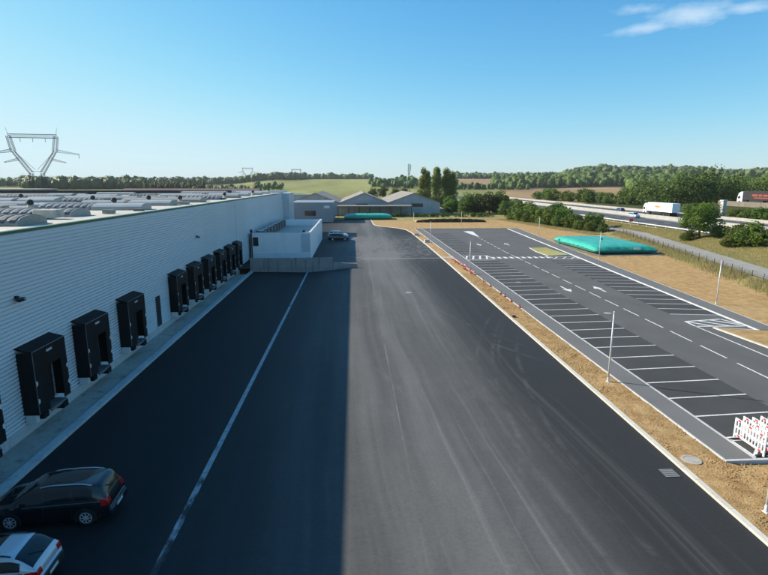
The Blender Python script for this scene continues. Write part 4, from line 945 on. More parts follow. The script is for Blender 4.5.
# ------------------------------------------------------------------ pylons and mast
def bar_path(b, p, q, r): b.tube(p, q, r, seg=4, cap=False)
def lattice(b, A, B, wa, wb_, n, r):
    """square lattice column from A to B"""
    A = Vector(A); B = Vector(B); d = (B-A).normalized(); u = Vector((0,1,0)) if abs(d.y) < .9 else Vector((1,0,0)); s = d.cross(u).normalized()
    rows_ = []
    for k in range(n+1):
        f_ = k/n; c = A.lerp(B, f_); wd = (wa+(wb_-wa)*f_)/2; rows_.append([c+s*wd+u*wd, c+s*wd-u*wd, c-s*wd-u*wd, c-s*wd+u*wd])
    for k in range(n):
        for i in range(4):
            j = (i+1) % 4; b.tube(rows_[k][i], rows_[k+1][i], r, seg=4, cap=False)
            b.tube(rows_[k][i], rows_[k+1][j], r*.4, seg=4, cap=False); b.tube(rows_[k][j], rows_[k+1][i], r*.4, seg=4, cap=False); b.tube(rows_[k+1][i], rows_[k+1][j], r*.4, seg=4, cap=False)
def pylon(loc, s, rz, label, r=.10):
    root = thing('pylon', label, 'pylon', loc, rz, 'high voltage pylons'); root.scale = (s, s, s)
    b = MB()
    for sx in (-1, 1):
        lattice(b, (sx*4.6, 0, 0), (sx*2.6, 0, 17.5), 2.4, 1.5, 7, r)
    for k in range(3): z_ = 4+k*4.5; xw = 4.6-2*z_/17.5; b.tube((-xw, 0, z_), (xw-.2, 0, z_+4), r*.6, seg=4); b.tube((xw, 0, z_), (-xw+.2, 0, z_+4), r*.6, seg=4)
    b.build('legs', MT['lattice'], root)
    b = MB()
    for sx in (-1, 1):
        lattice(b, (sx*2.6, 0, 17.5), (sx*10.0, 0, 29), 1.8, 1.3, 6, r); b.tube((sx*.6, 0, 19.5), (sx*9.2, 0, 28.6), r*.8, seg=4)
        lattice(b, (sx*10.0, 0, 29), (sx*11.4, 0, 37), 2.0, 1.8, 5, r)
        b.tube((sx*11.3, 0, 37), (sx*12.3, 0, 41.5), r, r*.5, seg=4)
    b.tube((-2.6, 0, 18.5), (2.6, 0, 18.5), r, seg=4)
    b.build('window_frame', MT['lattice'], root)
    b = MB(); lattice(b, (-11.6, 0, 37.0), (11.6, 0, 37.0), 1.9, 1.9, 14, r); b.build('top_beam', MT['lattice'], root)
    for sx in (-1, 1):
        b = MB(); lattice(b, (sx*10.4, 0, 29.5), (sx*22, 0, 27.6), 1.5, .3, 6, r*.8); b.build('cross_arm', MT['lattice'], root)
        b = MB(); lattice(b, (sx*7.6, 0, 25.0), (sx*15, 0, 23.2), 1.2, .3, 4, r*.7); b.build('lower_arm', MT['lattice'], root)
    ins = MB().lathe([(.06, 0), (.16, -.3), (.06, -.5), (.16, -.9), (.06, -1.1), (.16, -1.6), (.05, -2.2)], seg=6).mesh('insulator', MT['darkmetal'])
    for (x, z_) in ((-6, 36), (6, 36), (-21.6, 27.6), (21.6, 27.6), (0, 36)): link('insulator', ins, root, (x, 0, z_))
    return root
pylon((-171.5, 300, 0), 1.0, R(10), 'large lattice pylon with wide window frame above the roof at left')
pylon((-292, 1500, 8), 1.2, R(10), 'faint distant pylon above the trees, left of the far pair', .22)
pylon((-164, 1560, 8), 1.15, R(10), 'faint distant pylon above the field wood, right of the far pair', .22)
b = MB()
tw = thing('radio_mast', 'slim lattice radio mast with antennas left of the poplars', 'mast', (31.7, 300, 0))
lattice(b, (0, 0, 0), (0, 0, 23), 1.5, .7, 14, .07); b.build('lattice_shaft', MT['lattice'], tw)
for k in range(3):
    a_ = k*2.1; MB().box(-.2+math.cos(a_)*.9, .2+math.cos(a_)*.9, -.12+math.sin(a_)*.9, .12+math.sin(a_)*.9, 19.6, 22.6).build('antenna_panel', MT['galv'], tw)
MB().lathe([(.5, 0), (.5, .3)], (0, -.8, 17.5), 12, 'y').build('dish', MT['galv'], tw)
MB().lathe([(1.1, 19.0), (1.1, 19.12)], seg=12).build('platform', MT['lattice'], tw)
# ------------------------------------------------------------------ vehicles
def smooth_interp(pts, x):
    xs_ = [p[0] for p in pts]; v = [p[1] for p in pts]
    if x <= xs_[0]: return v[0]
    if x >= xs_[-1]: return v[-1]
    for i in range(len(xs_)-1):
        if x <= xs_[i+1]:
            h = xs_[i+1]-xs_[i]; t_ = (x-xs_[i])/h
            def sl_(k):
                if k == 0: return (v[1]-v[0])/(xs_[1]-xs_[0])
                if k == len(xs_)-1: return (v[-1]-v[-2])/(xs_[-1]-xs_[-2])
                a = (v[k]-v[k-1])/(xs_[k]-xs_[k-1]); c = (v[k+1]-v[k])/(xs_[k+1]-xs_[k])
                return 0 if a*c <= 0 else 2*a*c/(a+c)
            m0, m1 = sl_(i)*h, sl_(i+1)*h
            return (2*t_**3-3*t_**2+1)*v[i]+(t_**3-2*t_**2+t_)*m0+(-2*t_**3+3*t_**2)*v[i+1]+(t_**3-t_**2)*m1
def make_car(name, label, paint, top, belt, W_, wheels, wr, ws_x, rw_x, glass_x, tail, rails=None, detail=True, roofmat=None, sunroof=None):
    root = thing(name, label, 'car')
    xr_, xf = top[0][0], top[-1][0]; Lc = xf-xr_
    xs_ = sorted(set([round(xr_+Lc*k/88, 4) for k in range(89)] + [round(xr_+d, 4) for d in (.015, .03, .07, .10, .13)] + [round(xf-d, 4) for d in (.015, .03, .07, .10)]))
    rows_ = []
    NL, NS, NR = 7, 6, 8
    for x in xs_:
        tp = smooth_interp(top, x); bl = min(smooth_interp(belt, x), tp-.05)
        fr = (x-xr_)/Lc; wd = W_/2*(1-.16*max(0, (fr-.72)/.28)**2.2-.10*max(0, (.2-fr)/.2)**2.2)
        zb = .20+.10*max(0, (fr-.9)/.1)+.10*max(0, (.08-fr)/.08)
        zb = min(zb, bl-.1)
        h = tp-bl; wroof = max(.1, wd-.05-.30*max(h, .0)); pts_ = []
        for k in range(NL):                      # sill to belt
            f_ = k/NL; z_ = zb+(bl-zb)*f_; pts_.append((wd*(.945+.055*math.sin(min(1, f_*1.5)*math.pi/2))-.035*max(0, f_-.65)/.35, z_))
        zre = tp-min(.075, h*.3)
        for k in range(NS):                      # belt to roof edge
            f_ = k/NS; y_ = (wd-.035)+(wroof-(wd-.035))*f_ + .02*math.sin(f_*math.pi); pts_.append((y_, bl+(zre-bl)*f_))
        for k in range(NR+1):                    # across the roof
            f_ = k/NR; a_ = f_*math.pi/2; pts_.append((wroof*(math.cos(a_)**.62 if k < NR else 0), zre+(tp-zre)*math.sin(a_)))
        rows_.append(pts_)
    nP = len(rows_[0]); full = []
    for x, pts_ in zip(xs_, rows_):
        full.append([(x, -p[0], p[1]) for p in pts_] + [(x, p[0], p[1]) for p in reversed(pts_[:-1])])
    nF = len(full[0]); V = [p for r_ in full for p in r_]
    groups = {'body': [], 'side_window': [], 'side_window_r': [], 'windscreen': [], 'rear_window': [], 'tail_l': [], 'tail_r': [], 'sunroof': []}
    for i in range(len(xs_)-1):
        for j in range(nF-1):
            q = (i*nF+j, i*nF+j+1, (i+1)*nF+j+1, (i+1)*nF+j)
            jj = j if j < nP-1 else nF-2-j; xc = sum(V[k][0] for k in q)/4; zc_ = sum(V[k][2] for k in q)/4; yc = sum(V[k][1] for k in q)/4
            if jj < NL and any((xc-wx)**2+(zc_-wr)**2 < (wr+.055)**2 for wx in wheels): continue
            key = 'body'
            if NL+1 <= jj < NL+NS-1 and glass_x[0] < xc < glass_x[1] and not any(abs(xc-px_) < .045 for px_ in glass_x[2:]): key = 'side_window' if yc < 0 else 'side_window_r'
            elif jj >= NL+NS+1 and ws_x[0] < xc < ws_x[1]: key = 'windscreen'
            elif jj >= NL+NS+1 and rw_x[0] < xc < rw_x[1]: key = 'rear_window'
            elif sunroof and jj >= NL+NS+2 and sunroof[0] < xc < sunroof[1]: key = 'sunroof'
            elif xc < tail[0] and tail[1] < zc_ < tail[2] and abs(yc) > tail[3]: key = 'tail_l' if yc > 0 else 'tail_r'
            groups[key].append(q)
    cap0 = tuple(range(nF)); cap1 = tuple((len(xs_)-1)*nF+nF-1-k for k in range(nF)); groups['body'] += [cap0, cap1]
    groups['body'] += [(i*nF, (i+1)*nF, (i+1)*nF+nF-1, i*nF+nF-1) for i in range(len(xs_)-1) if not any(abs(xs_[i]-wx) < wr+.1 for wx in wheels)]
    mats = {'body': paint, 'side_window': MT['glass'], 'side_window_r': MT['glass'], 'windscreen': MT['glass'], 'rear_window': MT['glass'], 'tail_l': MT['redlamp'], 'tail_r': MT['redlamp'], 'sunroof': roofmat or MT['glass']}
    for key, fs in groups.items():
        if not fs: continue
        used = sorted({k for q in fs for k in q}); mp = {k: i for i, k in enumerate(used)}
        b = MB(); b.v = [V[k] for k in used]; b.f = [tuple(mp[k] for k in q) for q in fs]
        me_ = b.mesh({'tail_l': 'tail_lamp', 'tail_r': 'tail_lamp', 'side_window_r': 'side_window'}.get(key, key), mats[key], True)
        link(me_.name.split('.')[0], me_, root)
    ty = MB().lathe([(wr*.62, -.10), (wr*.93, -.105), (wr, -.07), (wr, .07), (wr*.93, .105), (wr*.62, .10)], seg=28, axis='y').mesh('wheel', MT['tyre'], False)
    rim = MB(); rim.lathe([(wr*.70, -.110), (wr*.60, -.108), (wr*.60, .108), (wr*.70, .110)], seg=24, axis='y', cap=False)
    for s in (-1, 1):
        for k in range(8):
            a_ = k*2*math.pi/8; c_, s_ = math.cos(a_), math.sin(a_); n_ = len(rim.v)
            for r_, hw in ((.03, .024), (wr*.61, .019)):
                for sg__ in (-1, 1): rim.v.append((c_*r_-s_*hw*sg__, s*.112, s_*r_+c_*hw*sg__))
            rim.f.append((n_, n_+1, n_+3, n_+2))
        rim.lathe([(.07, s*.108), (.05, s*.118)], seg=12, axis='y')
    rimm = rim.mesh('rim', MT['rim']); arch = MB()
    n_ = 20
    for k in range(n_):
        a0, a1 = math.pi*(-.12+1.24*k/n_), math.pi*(-.12+1.24*(k+1)/n_)
        for (r0, r1, y0, y1) in ((wr+.03, wr+.085, 0, 0.006),):
            arch.quad((r0*math.cos(a0), y0, r0*math.sin(a0)), (r1*math.cos(a0), y1, r1*math.sin(a0)), (r1*math.cos(a1), y1, r1*math.sin(a1)), (r0*math.cos(a1), y0, r0*math.sin(a1)))
            arch.quad((r0*math.cos(a0), 0, r0*math.sin(a0)), (r0*math.cos(a1), 0, r0*math.sin(a1)), (r0*math.cos(a1), .18, r0*math.sin(a1)), (r0*math.cos(a0), .18, r0*math.sin(a0)))
    for wx in wheels:
        for s in (-1, 1):
            wo = link('wheel', ty, root, (wx, s*(W_/2-.13), wr)); link('rim', rimm, wo)
            am = arch.mesh('wheel_arch', paint if paint is not MT['carblack'] else MT['trim'])
            link('wheel_arch', am, root, (wx, s*(W_/2+.004), wr), (0, 0, 0) if s < 0 else (0, 0, math.pi))
        MB().box(wx-wr-.12, wx+wr+.12, -W_/2+.24, W_/2-.24, .22, wr*2.1).build('wheel_well', MT['trim'], root)
    if detail:
        zb_ = .42; b = MB()                          # bumpers
        b.bbox(xr_-.06, xr_+.12, -W_/2*.88, W_/2*.88, .30, .56, .04); b.build('rear_bumper', MT['trim'] if paint is MT['carsilver'] else paint, root)
        MB().box(xr_-.075, xr_-.062, -.26, .26, .58-.17, .58-.06).build('number_plate', MT['plate'], root)
        MB().box(xr_-.066, xr_-.061, -W_/2*.80, W_/2*.80, .50, .535).build('bumper_strip', MT['trim'] if paint is MT['carsilver'] else MT['darkmetal'], root)
        for s in (-1, 1):
            def side_y(x, z_):
                i = min(range(len(xs_)), key=lambda k: abs(xs_[k]-x)); pts_ = rows_[i]
                for a, c in zip(pts_[:-1], pts_[1:]):
                    if a[1] <= z_ <= c[1]: return a[0]+(c[0]-a[0])*(z_-a[1])/max(1e-6, c[1]-a[1])
                return pts_[0][0]
            b = MB(); xa = np.linspace(glass_x[0]-.05, glass_x[1]+.15, 22)
            pts_ = [(x, min(smooth_interp(belt, x), smooth_interp(top, x)-.05)-.01) for x in xa]
            for p, q in zip(pts_[:-1], pts_[1:]):
                b.quad((p[0], s*(side_y(p[0], p[1]-.02)+.006), p[1]-.02), (q[0], s*(side_y(q[0], q[1]-.02)+.006), q[1]-.02), (q[0], s*(side_y(q[0], q[1]+.012)+.006), q[1]+.012), (p[0], s*(side_y(p[0], p[1]+.012)+.006), p[1]+.012))
            b.build('belt_trim', MT['chrome'] if paint is MT['carblack'] else MT['trim'], root)
            for xd in glass_x[2:]:                   # door gaps and handles
                b = MB(); zs_ = np.linspace(.30, smooth_interp(belt, xd)-.03, 8)
                for z0, z1 in zip(zs_[:-1], zs_[1:]): b.quad((xd-.006, s*(side_y(xd, z0)+.004), z0), (xd+.006, s*(side_y(xd, z0)+.004), z0), (xd+.006, s*(side_y(xd, z1)+.004), z1), (xd-.006, s*(side_y(xd, z1)+.004), z1))
                b.build('door_gap', MT['trim'], root)
                yh = side_y(xd+.14, .82); MB().box(xd+.06, xd+.24, min(s*yh, s*(yh+.03)), max(s*yh, s*(yh+.03)), .80, .835).build('door_handle', paint, root)
            mx = glass_x[1]-.22; zm_ = smooth_interp(belt, mx)+.07; ym = side_y(mx, zm_-.03)
            b = MB(); b.bbox(mx-.09, mx+.08, min(s*(ym+.02), s*(ym+.22)), max(s*(ym+.02), s*(ym+.22)), zm_-.07, zm_+.08, .02); b.build('mirror', paint, root)
            if rails:
                pts_ = []
                for x in np.linspace(rails[0], rails[1], 12):
                    i = min(range(len(xs_)), key=lambda k: abs(xs_[k]-x)); e_ = rows_[i][NL+NS]; dz = .045*min(1, 6*min((x-rails[0]), (rails[1]-x))/(rails[1]-rails[0])+.05)
                    pts_.append((x, s*(e_[0]-.05), e_[1]+.03+dz))
                MB().path(pts_, .022, 6).build('roof_rail', rails[2], root)
        # rear wiper and brake lamp
        xw_ = (rw_x[0]+rw_x[1])/2; MB().tube((rw_x[0]-.02, -.05, smooth_interp(top, rw_x[0])+.03), (xw_-.02, .35, smooth_interp(top, xw_)+.02), .012).build('rear_wiper', MT['trim'], root)
        for s in (-1, 1): MB().bbox(xf-.25, xf-.06, min(s*.42, s*.74), max(s*.42, s*.74), .60, .74, .03).build('headlight', MT['chrome'], root)
    return root
mpv_top = [(-2.24, .60), (-2.20, .86), (-2.15, 1.02), (-2.04, 1.24), (-1.88, 1.49), (-1.72, 1.56), (-.7, 1.60), (.2, 1.575), (.55, 1.52), (1.0, 1.26), (1.38, 1.045), (1.7, .98), (2.02, .86), (2.18, .70), (2.22, .52)]
mpv_belt = [(-2.24, .95), (-1.6, .97), (0, .93), (1.0, .90), (1.38, .88), (2.22, .6)]
c1 = make_car('parked_car', 'black estate car with silver roof rails parked facing the docks', MT['carblack'], mpv_top, mpv_belt, 1.78, (-1.36, 1.34), .325, (.56, 1.36), (-2.11, -1.86), (-1.88, 1.15, -.88, .12), (-1.96, .80, 1.04, .52), rails=(-1.6, .25, MT['chrome']), sunroof=(-1.35, .3))
c1.location = (-11.72, 19.12, -0.545); c1.rotation_euler = (0, 0, math.pi+.055)
h_top = [(-1.93, .58), (-1.90, .84), (-1.83, .96), (-1.68, 1.12), (-1.30, 1.36), (-1.05, 1.415), (-.4, 1.43), (.2, 1.39), (.42, 1.34), (1.0, 1.03), (1.2, .95), (1.6, .86), (1.85, .70), (1.92, .5)]
h_belt = [(-1.93, .88), (-1.3, .90), (0, .86), (.9, .83), (1.92, .6)]
c2 = make_car('parked_car', 'silver hatchback with black roof rails at the bottom left corner', MT['carsilver'], h_top, h_belt, 1.68, (-1.18, 1.25), .30, (.44, 1.1), (-1.74, -1.22), (-1.42, .92, -.45, .5), (-1.55, .66, .90, .52), rails=(-1.1, .15, MT['trim']), sunroof=(-.55, .4))
c2.location = (-11.95, 15.45, -0.545); c2.rotation_euler = (0, 0, math.pi+.06)
def simple_car(label, paint, loc, rz, top=mpv_top, belt=mpv_belt):
    c = make_car('car', label, paint, top, belt, 1.75, (-1.34, 1.34), .31, (.56, 1.36), (-2.06, -1.74), (-1.80, 1.15, -.88, .12), (-1.95, .78, 1.0, .5), detail=False)
    c.location = loc; c.rotation_euler = (0, 0, rz); return c
simple_car('dark hatchback parked on the shaded upper yard beside the annex', MT['carblack'], (-3.3, 114, .003), .1)
simple_car('white car parked just behind the dark one by the annex', MT['carwhite'], (-3.5, 119.5, .003), -.3)
simple_car('silver car driving on the near motorway carriageway', MT['carsilver'], (84.0, 152.5, ZM+.012), -math.pi/2)
simple_car('small blue car on the far carriageway ahead of the white truck', MT['carblue'], (94.3, 181, ZM+.02), math.pi/2)
def truck(label, loc, rz, trailer_mat, printm, prints):
    root = thing('truck', label, 'truck', loc, rz)
    b = MB(); b.v = []; prof_ = [(6.0, .6), (8.2, .6), (8.25, 1.5), (8.0, 2.4), (7.7, 3.3), (6.6, 3.75), (6.0, 3.7)]
    for s in (-1.2, 1.2): b.v += [(p[0], s, p[1]) for p in prof_]
    k = len(prof_); b.f = [tuple(range(k)), tuple(2*k-1-i for i in range(k))] + [(i, k+i, k+(i+1) % k, (i+1) % k) for i in range(k)]
    cb = b.build('cab', MT['whitep'], root)
    MB().quad((8.28, -1.1, 1.6), (8.28, 1.1, 1.6), (8.03, 1.1, 2.5), (8.03, -1.1, 2.5)).build('windscreen', MT['window'], cb)
    for s in (-1.21, 1.21): MB().quad((6.9, s, 1.6), (8.0, s, 1.6), (7.8, s, 2.4), (6.9, s, 2.4)).build('side_window', MT['window'], cb)
    MB().bbox(-8.1, 5.5, -1.27, 1.27, 1.25, 4.0, .04).build('trailer_box', trailer_mat, root)
    MB().box(-8.0, 7.8, -.5, .5, .75, 1.2).build('chassis', MT['darkmetal'], root)
    MB().box(-2.5, 3.0, -1.2, -1.1, .45, 1.2).build('side_guard', MT['darkmetal'], root); MB().box(-2.5, 3.0, 1.1, 1.2, .45, 1.2).build('side_guard', MT['darkmetal'], root)
    wm = MB().lathe([(.3, -.16), (.5, -.16), (.5, .16), (.3, .16)], seg=18, axis='y').mesh('wheel', MT['tyre'])
    for x in (-6.6, -5.3, -4.0, 4.4, 7.1):
        for s in (-1.05, 1.05): link('wheel', wm, root, (x, s, .5))
    for (x0, x1, z0, z1) in prints:
        for s in (-1.29, 1.29): MB().box(x0, x1, min(s, s*.99), max(s, s*.99), z0, z1).build('print', printm, root)
    return root
truck('white articulated truck with an orange print on the far carriageway', (98.4, 163.0, ZM+.015), math.pi/2, MT['white'], MT['orange'], [(-1.6, 1.2, 2.5, 3.1), (-.6, .6, 2.1, 2.4)])
truck('dark curtain-sided truck with pale cab on the slip road at the right edge', (122.6, 152.0, 5.93), math.pi/2, MT['truckd'], MT['orangered'], [(-6, -4.6, 2.4, 3.0), (-4.2, -2.4, 2.4, 3.0), (-2, -.6, 2.4, 3.0), (-.2, 2.0, 2.4, 3.0), (-4.5, 1.2, 1.8, 2.1)])
# ------------------------------------------------------------------ vegetation
def leaves(cent, rad, n, size, rg, jit=.55, up=.35):
    """n leaf quads around clump centres; cent (k,3), rad (k,3)"""
    k = rg.integers(0, len(cent), n); d = rg.normal(size=(n, 3)); d /= np.linalg.norm(d, axis=1)[:, None]
    r = rg.uniform(.62, 1.05, n)[:, None]; P0 = cent[k] + d*rad[k]*r
    nr = d + rg.normal(scale=jit, size=(n, 3)); nr[:, 2] += up; nr /= np.linalg.norm(nr, axis=1)[:, None]
    a = np.cross(nr, rg.normal(size=(n, 3))); a /= np.linalg.norm(a, axis=1)[:, None]; b = np.cross(nr, a)
    s = size*rg.uniform(.6, 1.35, n)[:, None]
    V = np.stack([P0-a*s*.5, P0+b*s*.36, P0+a*s*.5, P0-b*s*.36], 1).reshape(-1, 3)
    return V, np.arange(4*n).reshape(n, 4)
def crown_clumps(c, rx, rz, n, rg, cr, shape='round'):
    d = rg.normal(size=(n, 3)); d /= np.linalg.norm(d, axis=1)[:, None]; r = rg.uniform(.25, .92, n)**.6
    P0 = np.array(c) + d*r[:, None]*np.array([rx, rx, rz])
    if shape == 'col':
        z = rg.uniform(-1, 1, n); wd = np.clip((1-z)*.8, .04, 1)**.65*np.clip((z+1.12)*2.2, 0, 1)**.5; a = rg.uniform(0, 6.283, n); q = rg.uniform(.2, .75, n)
        P0 = np.array(c) + np.stack([np.cos(a)*q*rx*wd, np.sin(a)*q*rx*wd, z*rz], -1)
    rad = cr*rg.uniform(.7, 1.3, n)[:, None]*np.array([1, 1, .85 if shape != 'col' else 1.5])
    return P0, rad
def trunk_mesh(name, h, r, limbs, rg, spread=1.0):
    b = MB(); pts_ = [(0, 0, -.3)]; n = 5
    for k in range(1, n+1): pts_.append((rg.normal()*.08*k/2, rg.normal()*.08*k/2, h*k/n))
    for k in range(n): b.tube(pts_[k], pts_[k+1], r*(1-.13*k), r*(1-.13*(k+1)), 8)
    for k in range(limbs):
        a = rg.uniform(0, 6.28); z0 = h*rg.uniform(.4, .95); ln = h*rg.uniform(.35, .6)*spread; p = Vector((0, 0, z0)); q = p+Vector((math.cos(a)*ln*.75, math.sin(a)*ln*.75, ln*.7)); b.tube(p, q, r*.45, r*.15, 6)
    return b.mesh(name, MT['bark'])
class Kind:
    def __init__(s, seed, c, rx, rz, ncl, cr, nleaf, lsize, mat, th, tr, limbs, shape='round'):
        rg = np.random.default_rng(seed); P0, rad = crown_clumps(c, rx, rz, ncl, rg, cr, shape); V, F_ = leaves(P0, rad, nleaf, lsize, rg)
        keep = V.reshape(-1, 4, 3)[:, :, 2].min(1) > -.05; F_ = F_[keep]
        s.crown = np_mesh('crown', V, F_, mat); s.trunk = trunk_mesh('trunk', th, tr, limbs, rg, .22 if shape == 'col' else 1.0)
def plant(kind, name, label, cat, loc, s, sz=None, group=None, rz=None):
    o = thing(name, label, cat, loc, random.uniform(0, 6.28) if rz is None else rz, group)
    link('trunk', kind.trunk, o, scale=(s, s, sz or s)); link('crown', kind.crown, o, scale=(s, s, sz or s)); return o
big = Kind(11, (0, 0, 5.2), 3.9, 3.7, 46, 1.25, 9000, .34, MT['leaf'], 4.6, .26, 7)
RND = [Kind(20+i, (0, 0, 4.6), 3.5, 4.2, 44, 1.35, 4600, .52, MT['leaf' if i % 2 else 'leafd'], 4.8, .25, 5) for i in range(4)]
POP = [Kind(40+i, (0, 0, 9.6), 2.5, 8.9, 80, 1.05, 7000, .46, MT['leafp'], 12, .3, 8, 'col') for i in range(3)]
BSH = [Kind(60+i, (0, 0, 1.35), 1.75, 1.6, 30, .66, 2400, .30, MT['leaf'], 1.5, .08, 6) for i in range(3)]
CON = [Kind(70+i, (0, 0, 5.5), 1.5, 5.0, 30, .6, 1500, .45, MT['leafd'], 7, .16, 6, 'col') for i in range(2)]
def gz(x, y): return float(hterr(x, y))
plant(big, 'tree', 'broad bright green tree standing alone beside the motorway', 'tree', (67.9, 98.5, gz(67.9, 98.5)-.3), .96, .86)
# poplars
for i, (x, s, lb) in enumerate(((33.6, .90, 'tall poplar, leftmost of the clump'), (39.9, .90, 'tall poplar, second from the left in the clump'), (45.0, .88, 'tall poplar, third from the left in the clump'), (48.0, .83, 'tall dark poplar, rightmost of the clump'))):
    plant(POP[i % 3], 'poplar', lb, 'tree', (x, 250+i*1.5, 0), s*1.72, s*1.12, 'poplars behind the gabled hall')
plant(POP[1], 'poplar', 'shorter poplar tucked behind the left of the clump', 'tree', (37.2, 262, 0), .95, .93, 'poplars behind the gabled hall')
# round trees right of the hall
rt = [(40.5, 214, .62, 1), (45.0, 209, .70, 1), (50.0, 212, .98, 0), (54.5, 208, 1.0, 2), (59.5, 214, .92, 0), (57.5, 196, .62, 1), (63.5, 203, .66, 3), (48.5, 222, .9, 1), (66, 232, .9, 1), (42, 226, .8, 3)]
rl = ['light green round tree at the right end of the gabled hall', 'light green tree before the poplar clump', 'large dark round tree right of the poplars', 'largest dark round tree behind the earth bank', 'dark tree at the right of the big round ones', 'small round tree at the corner behind the earth bank', 'mid-sized tree between the dark trees and the hedge', 'tree filling the gap behind the large dark tree', 'tree standing behind the hedge row start', 'pale tree at the foot of the poplars']
for (x, y, s, k), lb in zip(rt, rl): plant(RND[k], 'tree', lb, 'tree', (x, y, gz(x, y)), s*1.3, s*.98, 'trees behind the earth bank')
# hedge row along the verge
hr = [(53.6, 172, 1.9, 0), (55.0, 166, 2.1, 1), (56.0, 160, 2.0, 2), (57.2, 154, 2.2, 0), (58.0, 148.5, 2.3, 1), (58.6, 143, 2.1, 2), (59.0, 138, 1.7, 0), (59.4, 133.5, 1.25, 1), (60.4, 130, 1.05, 2), (62.3, 127, .95, 0), (64, 136, 1.6, 1), (62.5, 152, 2.0, 0), (60.5, 176, 2.2, 2), (62, 188, 2.4, 1), (65, 165, 2.2, 0)]
hl = ['first', 'second', 'third', 'fourth', 'fifth', 'sixth', 'seventh', 'eighth', 'ninth', 'last']
for i, (x, y, s, k) in enumerate(hr):
    lb = ('%s bush from the far end of the hedge row along the verge' % hl[i]) if i < 10 else ['low wide bush behind the near end of the hedge row', 'bush behind the middle of the hedge row', 'bush behind the far end of the hedge row', 'tall bush beyond the far end of the hedge row', 'bush between the hedge row and the motorway'][i-10]
    plant(BSH[k], 'bush', lb, 'bush', (x, y, gz(x, y)-.1), s*.88, s*.84, 'bushes of the hedge row')
# bushes in front of the motorway at the right
br = [(70.4, 96, 1.0, 1), (69.8, 90, 1.3, 0), (68.0, 84.5, 1.55, 2), (69.3, 79.5, 1.5, 0), (68.0, 75, 1.35, 1), (69.6, 71, 1.5, 2), (68.5, 66, 1.4, 0), (65.6, 86.8, .9, 1), (66.4, 99.5, .8, 2)]
bl_ = ['small dark bush at the right foot of the lone tree', 'bush just right of the lone tree by the motorway', 'tall bright bush right of the lone tree', 'full bush before the motorway near the right edge', 'dark bush before the motorway at the right edge', 'bush at the right edge of the picture', 'bush partly outside the right edge', 'low bush on the grass before the tall bright bush', 'low bush at the left foot of the lone tree']
for (x, y, s, k), lb in zip(br, bl_): plant(BSH[k], 'bush', lb, 'bush', (x, y, gz(x, y)-.1), s, s*.85, 'bushes along the near motorway edge')
# shrubs under the slip road, and beyond the motorway before the field
sh = [(111.6, 147 - i*4.6, 1.25+.2*(i % 3), i % 3) for i in range(9)]
for i, (x, y, s, k) in enumerate(sh): plant(BSH[k], 'bush', 'shrub below the slip road wall, %s from the pier' % ['first', 'second', 'third', 'fourth', 'fifth', 'sixth', 'seventh', 'eighth', 'ninth'][i], 'bush', (x, y, gz(x, y)), s, s*.75, 'shrubs below the slip road')
fr = [(116+i*1.75+(i % 2)*2.4, 325-i*8.2, 1.7+.5*((i*7) % 4)/2, i % 3) for i in range(17)]
for i, (x, y, s, k) in enumerate(fr): plant(BSH[k], 'bush', 'shrub beyond the motorway at the field edge, %s from the left' % ['first', 'second', 'third', 'fourth', 'fifth', 'sixth', 'seventh', 'eighth', 'ninth', 'tenth', 'eleventh', 'twelfth', 'thirteenth', 'fourteenth', 'fifteenth', 'sixteenth', 'seventeenth'][i], 'bush', (x, y, gz(x, y)), s*1.15, s, 'shrubs at the brown field edge')
# trees around the far sheds and at left
lt = [(-76, 420, .9, 0, 'tree', 'upright dark tree in the gap left of the green field'), (-72, 415, .85, 1, 'tree', 'second upright tree left of the green field'), (-66, 418, .9, 0, 'tree', 'third upright tree left of the green field'), (-96, 410, .8, 1, 'tree', 'single slim tree behind the brown hall')]
for x, y, s, k, nm, lb in lt: plant(CON[k], nm, lb, 'tree', (x, y, gz(x, y)), s*1.3, s, 'slim trees left of the green field')
lt = [(-44, 330, .85, 1, 'round tree above the gabled roof at its left'), (-9, 268, .62, 1, 'round tree between the two gable ridges'), (-3.5, 266, .66, 3, 'tree just right of the one between the gable ridges'), (1.5, 270, .6, 1, 'small tree behind the middle gable'), (16, 420, 1.1, 0, 'dark tree at the left of the far tree group'), (24, 430, 1.2, 2, 'dark tree in the far group left of the mast'), (34, 425, 1.1, 0, 'dark tree behind the radio mast'), (11, 300, .5, 2, 'low tree behind the middle gable roof'), (42, 445, 1.0, 2, 'tree behind the left poplar'), (22, 300, .5, 3, 'low tree left of the mast foot'), (27, 292, .55, 1, 'low tree at the mast foot'), (75, 420, .8, 0, 'isolated tree in the brown field'), (-176, 318, .62, 0, 'tree seen between the pylon legs'), (-186, 322, .6, 2, 'tree just left of the pylon legs')]
for x, y, s, k, lb in lt: plant(RND[k], 'tree', lb, 'tree', (x, y, gz(x, y)), s, s*.9, 'scattered trees behind the halls')
# low hedge before the gabled hall and clipped lines
rg = np.random.default_rng(5)
def stuff_leaves(name, label, cat, P0, rad, n, size, mat):
    V, F_ = leaves(P0, rad, n, size, rg); return tag(link(name, np_mesh(name, V, F_, mat)), label, cat, kind='stuff')
k = 70; cx_ = rg.uniform(14, 52, k); P0 = np.stack([cx_, 193+rg.normal(0, 1, k), np.full(k, .7)], -1)
stuff_leaves('hedge', 'low dark hedge in front of the gabled hall', 'hedge', P0, np.full((k, 3), .9), 5000, .35, MT['leafd'])
k = 90; cx_ = rg.uniform(-120, -55, k); P0 = np.stack([cx_, 395+rg.normal(0, 3, k), np.full(k, 2.0)], -1)
stuff_leaves('hedge', 'dark hedge beyond the brown hall', 'hedge', P0, np.full((k, 3), 2.2), 4500, .8, MT['leafd'])
